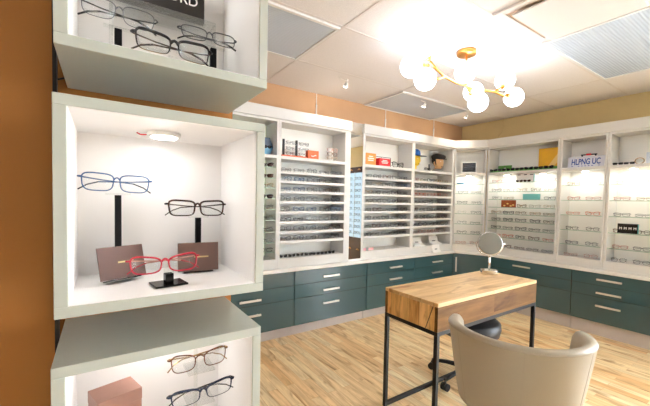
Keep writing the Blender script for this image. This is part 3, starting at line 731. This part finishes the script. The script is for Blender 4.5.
MB().box((-0.102,0,0.005),(0.102,0.016,0.120)).build('panel', M['sign_black'], t, bevel=0.0015)
MB().box((-0.104,-0.002,0),(0.104,0.018,0.0048)).build('foot', M['acrylic'], t)
lettering('lettering', 'TOM FORD', 0.034, M['white_print'], t, (0,-0.001,0.040), sx=0.98)

# lower box
ZF = 0.6705
t = thing('carton', 'tall brown carton at the near corner of the lowest box', 'carton', (0.0225,0.829,ZF), math.radians(16))
MB().box((-0.041,-0.033,0),(0.041,0.033,0.246)).build('body', M['brown_box'], t, bevel=0.0015)
MB().box((-0.0415,-0.0335,0.222),(0.0415,0.0335,0.2475)).build('lid', M['brown_box'], t, bevel=0.0012)
t = thing('tiered_stand', 'clear acrylic tiered stand holding two spectacles in the lowest box', 'stand', (0.192,0.845,ZF))
MB().box((-0.06,-0.05,0),(0.06,0.05,0.005)).build('base', M['acrylic'], t, bevel=0.001)
MB().box((-0.004,0.004,0.005),(0.004,0.010,0.300)).build('post', M['acrylic'], t, bevel=0.0008)
for z in (0.178,0.2545): MB().box((-0.030,-0.060,z),(0.030,0.0035,z+0.004)).build('tier', M['acrylic'], t, bevel=0.0008)
big_glasses('brown tortoiseshell spectacles on the upper tier of clear stand', 'cat', 'tortoise', (0.1900,0.800,0.9505), rz=0.03, ry=0.0, rx=-0.06, temple_col='gold', over=dict(a=0.0255,b=0.0190,up=0.004,rt=0.0014,rb=0.0010), scale=0.99)
big_glasses('dark half-rim spectacles on the lower tier of clear stand', 'brow', 'dark blue', (0.1945,0.785,0.8780), rz=0.03, ry=-0.02, rx=-0.10, temple_col='black', lower_clear='silver', scale=1.06, over=dict(b=0.0155,rt=0.0024,rb=0.0005))

# small shelf spectacles: one mesh each (their parts are under a pixel here)
CACHE = {}
def shelf_mesh(style, col, sun=False):
    key = (style, col, sun)
    if key not in CACHE:
        st = dict(STY[style])
        for q in ('rt','rb'): st[q] = max(st[q]*1.25, 0.0014)
        b = MB(); front(b, st, 16, 4)
        for s in (-1,1): temple(b, st, s, 0, 4); lens(b, st, s, 12, 1)
        low = min(v[2] for v in b.v)
        b.v = [(x,y,z-low) for x,y,z in b.v]
        CACHE[key] = b.mesh('spectacles', [FM(col), M['lens_brown'] if sun == 'brown' else M['lens_black'] if sun else M['lens_clear']])
    return CACHE[key]
NSP = [0]
def place_glasses(T, x, y, z, rz, style, col, label, group, sun=False, name='spectacles', sc=0.94):
    o = bpy.data.objects.new(name, shelf_mesh(style, col, sun)); COL.objects.link(o)
    p = T @ Vector((x, y, z))
    o.location = p; o.rotation_euler = (0, 0, T.to_euler('XYZ').z + rz)
    o.scale = (sc,)*3; tag(o, label, 'sunglasses' if sun else 'glasses', group); NSP[0] += 1
    return o
def TT(x, y, rz): return Matrix.Translation((x, y, 0)) @ Matrix.Rotation(rz, 4, 'Z')
def row(T, x0, x1, n, z, cols, below, shelfname, group, y=0.045, skip=(), sun=False, styles=('rect','round','cat','thin'), sc=0.94):
    for i in range(n):
        if i in skip: continue
        x = x0+(x1-x0)*(i+0.5)/n + random.uniform(-0.006,0.006)
        c = random.choice(cols); s = random.choice(styles)
        kind = 'sunglasses' if sun else 'spectacles'
        w = c.replace('pale ','pale-').replace('dark ','dark-')
        place_glasses(T, x, y+random.uniform(-0.006,0.006), z+0.0005, random.uniform(-0.22,0.22), s, c,
                      '%s %s, %s from left on %s %s' % (w, kind, ORD[i], shelfname, below), group, sun, 'sunglasses' if sun else 'spectacles', sc)
DK = ['black','black','dark brown','tortoise','grey','dark blue']
T1 = TT(1.366,YA,0); T2 = TT(2.376,YA,0); T3 = TT(3.182,YA,0); TCg = TT(PC.x,PC.y,RC)
TB1 = TT(XB,2.508,RB); TB2 = TT(XB,1.666,RB); TB3 = TT(XB,1.240,RB); T0 = TT(0.70,YA,0)
mixA = [['grey','black','tortoise'],['black','blue','grey','black'],['black','blue','dark brown','grey'],['black','tortoise','grey','dark blue'],['grey','black','blue'],['grey','silver','black'],['black','grey','dark blue'],['black','dark brown','grey']]
for i, z in enumerate(SH_A):
    nm = '%s shelf down' % ORD[i]
    row(T1, 0.026, 0.762, 5, z+0.013, mixA[i], 'below the orange tower display', nm, 'spectacles under the tower display')
    row(T2, 0.040, 0.775, 5, z+0.013, [['grey','tortoise','pale beige'],['blue','grey','silver','gold'],['grey','blue','pale beige','black'],DK,DK,['grey','silver','dark blue'],DK,DK][i], 'below the red box', nm, 'spectacles under the red box')
    row(T3, 0.032, 0.760, 5, z+0.013, [['rose','gold','grey'],['black','dark brown'],['pale beige','rose','coral'],DK,['dark brown','grey','tortoise'],DK,DK,['tortoise','pale beige','rose']][i], 'below the two hatted heads', nm, 'spectacles under the hatted heads')
row(T1, 0.030, 0.700, 7, BASEZ, ['black'], 'below the orange tower display', 'base shelf', 'black sunglasses on the base shelf', sun=True, styles=('cat','rect'), y=0.05, sc=0.66)
for i, z in enumerate([1.63,1.53,1.44,1.34,1.24,1.14,1.03,0.93,0.84]):
    place_glasses(T0, 0.565, 0.05, z+0.0005, -0.5, 'rect' if i % 2 else 'cat', ['black','dark brown','gold','dark blue','black','green','black','grey','black'][i], 'lone %s spectacles on the %s glass rung below the blue hexagon' % (['black','dark brown','gold','dark blue','black','green','black','grey','black'][i], ORD[i]), 'spectacles under the blue hexagon', sun=(i in (0,1,3)) and 'brown')
PALE = ['clear','pale beige','silver','gold']
for i, z in enumerate(GL_B1):
    cols = [['rose','clear','silver'],PALE,PALE,PALE,['pale beige','gold','grey'],['grey','green','silver'],['green','black','green'],['coral','tortoise','red','green']][i]
    row(TB1, 0.028, 0.812, 5, z, cols, 'below the yellow poster', '%s glass shelf down' % ORD[i], 'spectacles under the yellow poster', y=0.06,
        skip={0:(2,3),2:(2,3),3:(0,1)}.get(i,()))
row(TB1, 0.028, 0.812, 5, BASEZ, ['tortoise','dark brown','grey'], 'below the yellow poster', 'base shelf', 'spectacles under the yellow poster', y=0.05)
for i, z in enumerate(GL_B2+[BASEZ]):
    nm = ('%s glass shelf down' % ORD[i]) if i < 5 else 'base shelf'
    row(TB2, 0.030, 0.392, 2, z, [['silver','gold','clear'],['rose','clear'],['coral','gold'],['dark brown','black'],['grey','green'],['tortoise','rose']][i], 'below the licence plate', nm, 'spectacles under the licence plate', y=0.06)
    row(TB3, 0.030, 0.535, 3, z, [['coral','red','gold'],['rose','gold'],['black','grey'],['dark brown','tortoise'],['rose','grey'],['dark brown','black']][i], 'below the purple sunglasses', nm, 'spectacles under the purple sunglasses', y=0.06)
for i, z in enumerate(GL_C+[BASEZ]):
    nm = ('%s glass shelf down' % ORD[i]) if i < 6 else 'base shelf'
    row(TCg, 0.030, 0.372, 2, z, [['blue','clear'],['grey','gold'],['silver','grey'],['grey','clear'],['green','grey'],['black','green'],['coral','rose']][i], 'below the framed black sign', nm, 'spectacles in the corner bay', y=0.035, skip=(0,) if i == 0 else ())
# spectacles on the glowing panel that the tall mirror shows
TD = TT(4.26,0.66,RB)
for i in range(10):
    for q in range(2):
        place_glasses(TD, 0.185+q*0.266, -0.030, 0.68+0.120*i, 0, 'rect', ['grey','dark blue','black'][(i+q)%3], 'dark spectacles hooked in a row on the glowing blue-white panel', 'spectacles on the glowing panel').scale = (1.3,)*3

# ------------------------------------------------------------------ goods in the top compartments
ZTOP = TOPZ+0.0135
def atA(x, y, z, rz=0): return (x, YA+y, z), rz
# blue hexagonal case
t = thing('hexagonal_case', 'navy and light blue hexagonal case with small sunglasses in its window', 'case', (1.285,2.905,ZTOP))
hx = [(0.062*math.cos(PI/6+PI/3*i), 0.075+0.075*math.sin(PI/6+PI/3*i)*1.0) for i in range(6)]
T = Matrix.Rotation(PI/2,4,'X')
hexp = [(-0.058,0.0),(0.022,0.0),(0.058,0.075),(0.022,0.155),(-0.058,0.155)]
MB().prism([(-0.058,0.0),(0.022,0.0),(0.056,0.075),(-0.058,0.075)], -0.06, 0.0, 0, T).build('lower_half', M['sky_blue'], t, bevel=0.002)
MB().prism([(-0.058,0.0755),(0.056,0.0755),(0.022,0.165),(-0.058,0.165)], -0.06, 0.0, 0, T).build('upper_half', M['navy'], t, bevel=0.002)
gg = MB(); gg.ball((-0.022,-0.003,0.078),0.017,12,8,sc=(1,0.3,0.9)).ball((0.016,-0.003,0.078),0.017,12,8,sc=(1,0.3,0.9)).rod((-0.01,-0.004,0.084),(0.006,-0.004,0.084),0.003)
gg.build('sunglasses_emblem', M['lens_black'], t)
# orange tower display
t = thing('tower_display', 'two black spectacle towers on one orange base', 'display stand', (1.545,2.885,ZTOP))
MB().box((-0.135,-0.035,0),(0.135,0.045,0.014)).build('base', M['orange_card'], t, bevel=0.002)
for x in (-0.105, 0.035):
    p = MB().box((x-0.009,-0.004,0.014),(x+0.009,0.012,0.168)).build('tower', M['black_metal'], t, bevel=0.001)
for x, n0 in ((-0.0365,'near the bay side'),(0.1035,'near the orange box')):
    for i, z in enumerate((0.016,0.068,0.120)):
        o = place_glasses(Matrix.Translation((1.545+x,2.885,0)), 0, -0.026, ZTOP+z, 0.05, 'thin', ['black','grey','black'][i], '%s spectacles, %s pair up on the black tower %s' % (['black','grey','black'][i], ORD[i], n0), 'spectacles on the black towers').scale = (0.86,)*3
    for z in (0.064,0.116):
        MB().box((x-0.062,-0.034,z),(x+0.052,0.010,z+0.0035)).build('rung', M['acrylic'], t)
def carton_box(label, cx, cy, w, d, h, m, mark=None, rz=0.0, z=ZTOP, txt=None, tm='white_print'):
    t = thing('carton', label, 'box', (cx,cy,z), rz)
    MB().box((-w/2,-d/2,0),(w/2,d/2,h)).build('body', M[m], t, bevel=0.002)
    MB().box((-w*0.42,-d/2-0.0012,h*0.12),(w*0.42,-d/2-0.0003,h*0.16)).build('edge_line', M[m], t)
    if mark == 'wave':
        MB().sweep([(-w*0.20,-d/2-0.001,h*0.36),(-w*0.05,-d/2-0.001,h*0.30),(w*0.10,-d/2-0.001,h*0.40),(w*0.26,-d/2-0.001,h*0.46)], 0.006, 0.001, (0,1,0), 6).build('white_mark', M['white_print'], t)
    if mark == 'lines':
        b = MB()
        for i, (a, e) in enumerate(((-0.28,0.25),(-0.32,0.30),(-0.22,0.20))):
            b.box((w*a,-d/2-0.0014,h*(0.34+0.17*i)),(w*e,-d/2-0.0004,h*(0.34+0.17*i)+h*0.09))
        b.build('white_mark', M['white_print'], t)
    return t
carton_box('orange box with white stroke beside the two black towers', 1.752, 2.875, 0.125, 0.05, 0.082, 'orange_card', 'wave')
# pale frames on a clear tiered stand
t = thing('tiered_stand', 'clear tiered stand of three pale spectacles beside the orange box', 'stand', (1.985,2.885,ZTOP))
MB().box((-0.09,-0.035,0),(0.09,0.045,0.005)).build('base', M['acrylic'], t, bevel=0.001)
MB().box((-0.035,0.012,0.005),(0.035,0.016,0.135)).build('post', M['white_plastic'], t, bevel=0.001)
for z in (0.046,0.088): MB().box((-0.075,-0.035,z),(0.075,0.0115,z+0.003)).build('tier', M['acrylic'], t)
for i, (z, c) in enumerate(((0.0055,'pale beige'),(0.0495,'tortoise'),(0.0915,'rose'))):
    place_glasses(Matrix.Translation((1.985,2.885,0)), 0, -0.032, ZTOP+z, 0, 'rect', c, '%s spectacles, %s up on the clear stand beside the orange box' % (c.replace('pale ','pale-'), ORD[i]), 'spectacles on the clear tiered stand')
# red box bay
carton_box('light orange box with white lines near the tall mirror', 2.512, 2.885, 0.150, 0.06, 0.130, 'orange_light', 'lines')
carton_box('red box with pale lines beside the light orange box', 2.722, 2.880, 0.172, 0.06, 0.088, 'red_card', 'lines')
t = thing('wire_stand', 'black wire frame standing behind the red box', 'stand', (2.76,2.955,ZTOP))
b = MB(); w = 0.155
b.sweep([(-w,0,0),(-w,0,0.115),(-w,0,0.118),(w,0,0.118),(w,0,0.115),(w,0,0)], 0.003, 0.003, (0,1,0), 6, False, 0, False)
b.rod((-w,0.0,0.003),(-w,0.06,0.003),0.003).rod((w,0.0,0.003),(w,0.06,0.003),0.003).rod((0.0,0,0.003),(0.0,0,0.118),0.0025)
b.build('frame', M['black_metal'], t)
o = place_glasses(Matrix.Identity(4), 0, 0, 0, 0, 'cat', 'black', 'oversized black spectacles lying beside the red box', None); o.location = (2.965,2.875,ZTOP+0.0005); o.scale = (1.55,)*3; o.rotation_euler = (0,0,0.1)
# two heads with caps
def head(label, cx, cy, skin, face_rz, cap, cap_m, parts):
    t = thing('mannequin_head', label, 'mannequin head', (cx,cy,ZTOP), face_rz); t.scale = (1.12,)*3
    b = MB(); prof = [(0.040,0.0),(0.038,0.02),(0.036,0.04)]
    b.lathe([(0.046,0.0),(0.040,0.012),(0.036,0.045),(0.038,0.060)], 20, (0,0.012,0))
    # one skull surface: stacked rings from chin to crown, face towards -y
    rings = [(0.050,0.018,-0.022),(0.058,0.036,-0.016),(0.075,0.050,-0.008),(0.098,0.058,0.0),(0.125,0.064,0.004),(0.155,0.067,0.008),(0.185,0.063,0.012),(0.210,0.048,0.014),(0.224,0.022,0.014)]
    o = len(b.v); n = 24
    for z, r, yo in rings:
        for k in range(n):
            a = 2*PI*k/n; x = r*0.86*math.cos(a); y = yo + r*1.05*math.sin(a)
            f = math.exp(-((a-1.5*PI)/0.22)**2)
            y -= f*(0.018 if abs(z-0.098)<0.01 else 0.012 if abs(z-0.125)<0.01 else 0.004 if abs(z-0.075) < 0.01 else 0.0)
            b.v.append((x, y, z))
    for i in range(len(rings)-1):
        for k in range(n): b.face([o+i*n+k,o+i*n+(k+1)%n,o+(i+1)*n+(k+1)%n,o+(i+1)*n+k],0,True)
    b.face([o+k for k in range(n-1,-1,-1)]); b.face([o+(len(rings)-1)*n+k for k in range(n)])
    for s in (-1,1): b.ball((s*0.057,0.012,0.112),0.018,12,8,sc=(0.4,0.75,1.1))
    b.build('head', M[skin], t)
    e = MB()
    for s in (-1,1): e.ball((s*0.022,-0.053,0.126),0.0085,12,8,sc=(1,0.6,0.8))
    e.build('eyes', M['white_print'], t)
    MB().sweep([(-0.018,-0.057,0.069),(0,-0.064,0.066),(0.018,-0.057,0.069)],0.0025,0.003,(0,1,0),6).build('mouth', M['dark_hair'], t)
    if 'hair' in parts:
        h = MB(); h.ball((0,0.026,0.150),0.066,20,12,sc=(0.98,0.86,1.0)); h.build('hair', M['dark_hair'], t)
        sb = MB()
        for s in (-1,1): sb.sweep([(s*0.052,0.000,0.16),(s*0.056,-0.004,0.12),(s*0.052,-0.010,0.09)],[0.010,0.009,0.005],[0.005,0.004,0.003],(1,0,0),8)
        sb.build('sideburns', M['dark_hair'], t)
        MB().lathe([(0.064,0.0),(0.066,0.018),(0.048,0.040)],20,(0,0.012,0.001)).build('collar', M['shirt_grey'], t)
    c = MB(); ring = []
    pr = [(0.070,0.160),(0.073,0.172),(0.074,0.190),(0.068,0.212),(0.052,0.230),(0.028,0.240),(0.004,0.243)] if cap == 'dome' else [(0.072,0.160),(0.080,0.172),(0.086,0.190),(0.082,0.206),(0.062,0.220),(0.03,0.227),(0.004,0.229)]
    o = 0; n = 28
    for r, z in pr:
        for k in range(n):
            a = 2*PI*k/n; c.v.append((r*0.90*math.cos(a), 0.010+r*1.06*math.sin(a)-(0.008 if cap!='dome' else 0), z-(0.0 if cap=='dome' else 0.010*max(0,-math.sin(a)))))
    for i in range(len(pr)-1):
        for k in range(n): c.face([i*n+k,i*n+(k+1)%n,(i+1)*n+(k+1)%n,(i+1)*n+k],0,True)
    c.face([(len(pr)-1)*n+k for k in range(n)]); c.face(list(range(n-1,-1,-1)))
    cp = c.build('cap', M[cap_m], t)
    v = MB(); ln = 0.070 if cap == 'dome' else 0.026
    P = []; 
    for k in range(13):
        a = PI + PI*k/12; P.append((0.062*math.cos(a), -0.030+(ln+0.03)*math.sin(a)))
    v.prism(P, 0.160, 0.166, 0, Matrix.Rotation(math.radians(6),4,'X'))
    v.build('peak', M['dark_hair'] if cap != 'dome' else M['navy'], cp, bevel=0.002)
    return t
head('yellow mannequin head in a blue peaked cap', 3.325, 2.945, 'yellow_skin', math.radians(12), 'dome', 'cap_blue', ())
head('tan mannequin head with dark hair and black flat cap', 3.80, 2.945, 'tan_skin', math.radians(-2), 'flat', 'dark_hair', ('hair',))
tag(MB().box((-0.012,-0.012,0),(0.012,0.012,0.010)).box((-0.005,-0.005,0.010),(0.005,0.005,0.085)).build('upright_holder', M['black_metal'], loc=(3.52,2.87,ZTOP)), 'thin dark upright holder between the two hatted heads', 'holder')
o = place_glasses(Matrix.Identity(4), 3.49, 2.865, ZTOP+0.0005, 0.1, 'rect', 'grey', 'grey spectacles at the foot of the yellow head', None)
# framed black sign in the corner bay
p = TCg @ Vector((0.185,0.035,ZTOP)); t = thing('framed_sign', 'black sign in a white frame in the corner bay', 'sign', p, RC)
w, hh = 0.098, 0.152
b = MB(); b.box((-w,0,0),(w,0.014,0.014)).box((-w,0,hh-0.014),(w,0.014,hh)).box((-w,0,0.014),(-w+0.014,0.014,hh-0.014)).box((w-0.014,0,0.014),(w,0.014,hh-0.014)); b.build('frame', M['white_plastic'], t, bevel=0.001)
MB().box((-w+0.014,0.004,0.014),(w-0.014,0.012,hh-0.014)).build('panel', M['sign_black'], t)
b = MB()
for i, (a, e) in enumerate(((-0.055,0.055),(-0.060,0.060),(-0.045,0.045))): b.box((a,0.0028,0.052+0.022*i),(e,0.0038,0.056+0.022*i))
b.build('faint_lines', FM('grey'), t)
# yellow poster bay
def atB(x, y, z): return (XB+y, x, z)
t = thing('display_strip', 'long green strip carrying a row of dark sunglasses', 'strip', atB(2.093,0.045,ZTOP), RB)
MB().box((-0.385,-0.030,0),(0.385,0.030,0.010)).build('base', M['green_card'], t, bevel=0.002)
MB().box((-0.385,0.024,0.010),(0.385,0.030,0.036)).build('back_lip', M['green_card'], t, bevel=0.001)
for i in range(7):
    place_glasses(TB1, 0.03+0.108*i+0.045, 0.020, ZTOP+0.0105, 0, 'rect' if i % 2 else 'cat', 'black' if i < 5 else 'dark brown', 'dark sunglasses on the green strip, %s from the left below the yellow poster' % ORD[i], 'sunglasses on the green strip', True, 'sunglasses').scale = (0.74,)*3
t = thing('tent_card', 'green tent card behind the sunglasses strip', 'card', atB(2.335,0.115,ZTOP), RB)
MB().box((-0.088,-0.004,0),(0.088,0.0,0.088)).build('face', M['green_card'], t, bevel=0.001)
MB().box((-0.085,0.0,0),(0.085,0.035,0.004)).build('foot', M['green_card'], t)
MB().box((-0.012,-0.0052,0.035),(0.012,-0.0042,0.059)).build('white_mark', M['white_print'], t)
t = thing('poster', 'yellow poster with pale diagonal sweep leaning in the lit bay', 'poster', atB(1.822,0.15,ZTOP), RB)
MB().box((-0.128,-0.004,0),(0.128,0.004,0.262)).build('board', M['yellow_card'], t, bevel=0.001)
b = MB(); o = 0; b.v += [(0.128-0.002,-0.0046,0.262-0.004),(0.128-0.002,-0.0046,0.150),(0.01,-0.0046,0.010),(-0.05,-0.0046,0.010),(0.126,-0.0041,0.258),(0.126,-0.0041,0.150),(0.01,-0.0041,0.010),(-0.05,-0.0041,0.010)]
for q in ((0,1,2,3),(7,6,5,4),(0,4,5,1),(1,5,6,2),(2,6,7,3),(3,7,4,0)): b.face(list(q))
mk('poster_pale', (248, 214, 132), 0.5); b.build('pale_sweep', M['poster_pale'], t)
# licence plate
t = thing('licence_plate', 'white licence plate with blue letters HLPNG UC', 'plate', atB(1.447,0.055,ZTOP), RB, rot=(math.radians(-8),0,RB))
b = MB(); b.box((-0.163,-0.001,0),(0.163,0.001,0.118)); b.build('plate', M['plate_white'], t, bevel=0.0006)
lettering('lettering', 'HLPNG UC', 0.088, M['plate_blue'], t, (0,-0.0017,0.032), sx=0.60, bold=0.002)
b = MB()
for x in (-0.12,-0.06,-0.03,0.0,0.03,0.06,0.12): b.box((x-0.008,-0.0019,0.012),(x+0.008,-0.0012,0.018))
b.build('small_print', M['plate_blue'], t)
b = MB()
for x in (-0.09,0.09): b.lathe([(0.005,0),(0.004,0.002)],10,T=Matrix.Translation((x,-0.0012,0.106)) @ Matrix.Rotation(PI/2,4,'X'))
b.build('bolts', M['brushed_nickel'], t)
t = thing('plate_holder', 'black and red bar of the holder behind the licence plate', 'holder', atB(1.440,0.115,ZTOP), RB)
MB().box((-0.072,0,0.134),(0.072,0.012,0.146)).build('bar', M['black_plastic'], t, bevel=0.002)
MB().box((-0.022,-0.002,0.132),(0.022,-0.0002,0.150)).build('red_badge', M['red_card'], t)
for s in (-1,1): MB().box((s*0.06-0.006,0.002,0),(s*0.06+0.006,0.010,0.1338)).build('leg', M['black_plastic'], t)
# purple sunglasses bay
mk('frame_purple', (62, 48, 84), 0.25); mk('frame_plum', (44, 34, 48), 0.25); FRAME_COL['purple'] = FRAME_COL['plum'] = 1
for x, c, n in ((0.072,'plum','dark plum sunglasses nearest the licence plate'),(0.158,'purple','purple sunglasses second from the licence plate')):
    place_glasses(TB3, x, 0.03, ZTOP+0.0005, 0.0, 'rect', c, n, None, True, 'sunglasses').scale = (0.62,)*3
t = thing('bracelet', 'pale gold ring standing beside the purple sunglasses', 'ring', TB3 @ Vector((0.232,0.035,ZTOP)), RB)
MB().sweep([(0.033*math.cos(2*PI*i/24),0,0.028+0.028*math.sin(2*PI*i/24)) for i in range(24)], 0.004, 0.006, (0,1,0), 8, True).build('band', FM('gold'), t)
t = thing('leaflet_card', 'pale blue card standing beside the gold ring', 'card', TB3 @ Vector((0.345,0.05,ZTOP)), RB)
MB().box((-0.07,-0.003,0),(0.07,0.003,0.105)).build('face', M['pale_card'], t, bevel=0.0008)
b = MB()
for x in (-0.045,-0.01,0.03): b.box((x,-0.0042,0.05),(x+0.014,-0.0032,0.062))
b.build('printed_dots', M['plate_blue'], t)
# cards and boxes on the glass
t = thing('backing_card', 'white frame panel with two brown sunglasses on the top glass shelf', 'panel', atB(2.058,0.075,1.6055), RB)
MB().box((-0.107,-0.003,0),(0.107,0.003,0.101)).build('board', M['white_plastic'], t, bevel=0.001)
MB().box((0.095,-0.0042,0.004),(0.106,-0.0032,0.098)).build('blue_edge', M['teal_box'], t)
b = MB()
for x in (-0.075,0.0,0.07): b.box((x-0.018,-0.0042,0.084),(x+0.018,-0.0032,0.094))
b.build('faint_print', FM('grey'), t)
place_glasses(TB1, 0.392, 0.045, 1.6055, 0, 'cat', 'dark brown', 'brown sunglasses nearer the corner before the white frame panel', None, 'brown', 'sunglasses').scale = (0.62,)*3
place_glasses(TB1, 0.482, 0.045, 1.6055, 0, 'cat', 'tortoise', 'brown sunglasses nearer the licence plate before the white frame panel', None, 'brown', 'sunglasses').scale = (0.62,)*3
carton_box('turquoise box on the third glass shelf below the yellow poster', XB+0.085, 1.985, 0.178, 0.05, 0.068, 'teal_box', None, RB, 1.3905)
t = thing('picture_card', 'rust-brown picture card on the fourth glass shelf below the green tent card', 'card', atB(2.241,0.055,1.2905), RB)
MB().box((-0.092,-0.003,0),(0.092,0.003,0.090)).build('board', M['tan_orange_card'], t, bevel=0.001)
b = MB(); 
for x, z in ((-0.05,0.02),(-0.01,0.045),(0.03,0.018),(0.06,0.03)): b.ball((x,-0.003,z),0.012,10,6,sc=(1.2,0.1,0.8))
b.build('pale_marks', M['poster_pale'], t)
t = thing('letter_card', 'black card with white letters on glass below the purple sunglasses', 'card', atB(1.072,0.055,1.0645), RB)
MB().box((-0.080,-0.003,0),(0.080,0.003,0.096)).build('board', M['sign_black'], t, bevel=0.001)
b = MB()
for i in range(4):
    x = -0.055+0.036*i; b.box((x-0.011,-0.0042,0.038),(x-0.006,-0.0032,0.062)).box((x+0.005,-0.0042,0.038),(x+0.010,-0.0032,0.062)).box((x-0.006,-0.0042,0.050),(x+0.005,-0.0032,0.056))
b.build('white_letters', M['white_print'], t)
MB().box((0.074,-0.0042,0.002),(0.0795,-0.0032,0.094)).build('blue_edge', M['teal_box'], t)
tag(MB().lathe([(0.020,0),(0.030,0.008),(0.026,0.020),(0.006,0.026)],16,T=Matrix.Scale(1.7,4,(1,0,0))).build('cleaning_cloth', M['sky_blue'], loc=TCg @ Vector((0.085,0.05,1.5905)), rz=RC), 'small sky-blue folded cloth on the top glass of the corner bay', 'cloth')
# white display saddles on the base shelf and worktop
def saddle(label, x, y, z, rz, ky=1.0):
    t = thing('display_saddle', label, 'stand', (x,y,z), rz, 'white display saddles'); t.scale = (1.2, 1.0, 1.2)
    b = MB(); N = 9
    prof = [(yy*ky,zz) for yy,zz in [(-0.055,0.0),(-0.050,0.012),(-0.010,0.018),(0.020,0.030),(0.035,0.060),(0.040,0.082),(0.048,0.082),(0.050,0.050),(0.050,0.0)]]
    o = 0
    for s in (-1,1):
        w = 0.062
        b.v += [(s*(w+ (0.006 if zz < 0.02 else 0)), yy, zz) for yy, zz in prof]
    n = len(prof)
    b.face(list(range(n))); b.face(list(range(2*n-1,n-1,-1)))
    for i in range(n): b.face([i,(i+1)%n,n+(i+1)%n,n+i])
    b.build('body', M['white_plastic'], t, bevel=0.004)
    MB().box((-0.02,0.018*ky,0.031),(0.02,0.022*ky,0.040)).build('nose_rest', FM('grey'), t, bevel=0.001)
saddle('white display saddle on the base shelf, nearer the red box bay', 3.385, 2.905, BASEZ+0.0005, -0.25)
saddle('white display saddle on the base shelf, nearer the corner', 3.735, 2.915, BASEZ+0.0005, -0.25)
saddle('white display saddle standing on the worktop near the corner', 3.645, 2.813, 0.6805, -0.0, 0.30)
# pink cards at the base of the red box bay
for i, x in enumerate((2.45,2.56)):
    tag(MB().box((-0.035,-0.002,0),(0.035,0.002,0.028)).build('price_card', M['pink_card'], loc=(x,2.872,BASEZ+0.0005), bevel=0.0006), 'small pink card on the base shelf, %s from the tall mirror' % ORD[i], 'card', 'pink cards')

# ------------------------------------------------------------------ light
w = bpy.data.worlds.new('World'); SC.world = w; w.use_nodes = True
bg = w.node_tree.nodes['Background']; bg.inputs['Color'].default_value = rgb(232, 240, 250); bg.inputs['Strength'].default_value = 5.5
def spot(name, loc, aim, power, col, size, blend=0.6, rad=0.02):
    l = bpy.data.lights.new(name, 'SPOT'); l.energy = power; l.color = col; l.spot_size = math.radians(size); l.spot_blend = blend; l.shadow_soft_size = rad
    o = bpy.data.objects.new(name, l); COL.objects.link(o); o.location = loc
    o.rotation_euler = (Vector(aim)-Vector(loc)).to_track_quat('-Z','Y').to_euler(); return o
for (x,y),_w in SP:
    spot('ceiling_spot_beam', (x+0.002,y+0.05,ZC-0.085), (x,3.0,1.55), 2, (1.0,0.86,0.70), 110)

# ------------------------------------------------------------------ camera
F, YAW, PIT, ROL, CY = 334.387, 56.262, 2.088, 1.132, 212.732
yw, pt, rl = map(math.radians, (YAW, PIT, ROL))
fw = Vector((math.cos(yw)*math.cos(pt), math.sin(yw)*math.cos(pt), -math.sin(pt)))
rt = Vector((math.sin(yw), -math.cos(yw), 0)); up = rt.cross(fw)
rt2 = rt*math.cos(rl)+up*math.sin(rl); up2 = -rt*math.sin(rl)+up*math.cos(rl)
cd = bpy.data.cameras.new('camera'); cam = bpy.data.objects.new('camera', cd); COL.objects.link(cam)
R3 = Matrix((rt2, up2, -fw)).transposed()
cam.matrix_world = Matrix.Translation((0,0,1.33)) @ R3.to_4x4()
cd.sensor_width = 36.0; cd.lens = F/650*36.0; cd.shift_y = (CY-203.0)/650; cd.clip_start = 0.05
SC.camera = cam
SC.view_settings.view_transform = 'Standard'; SC.view_settings.look = 'None'; SC.view_settings.gamma = 1.0
SC.view_settings.use_curve_mapping = False; SC.view_settings.exposure = 2.25
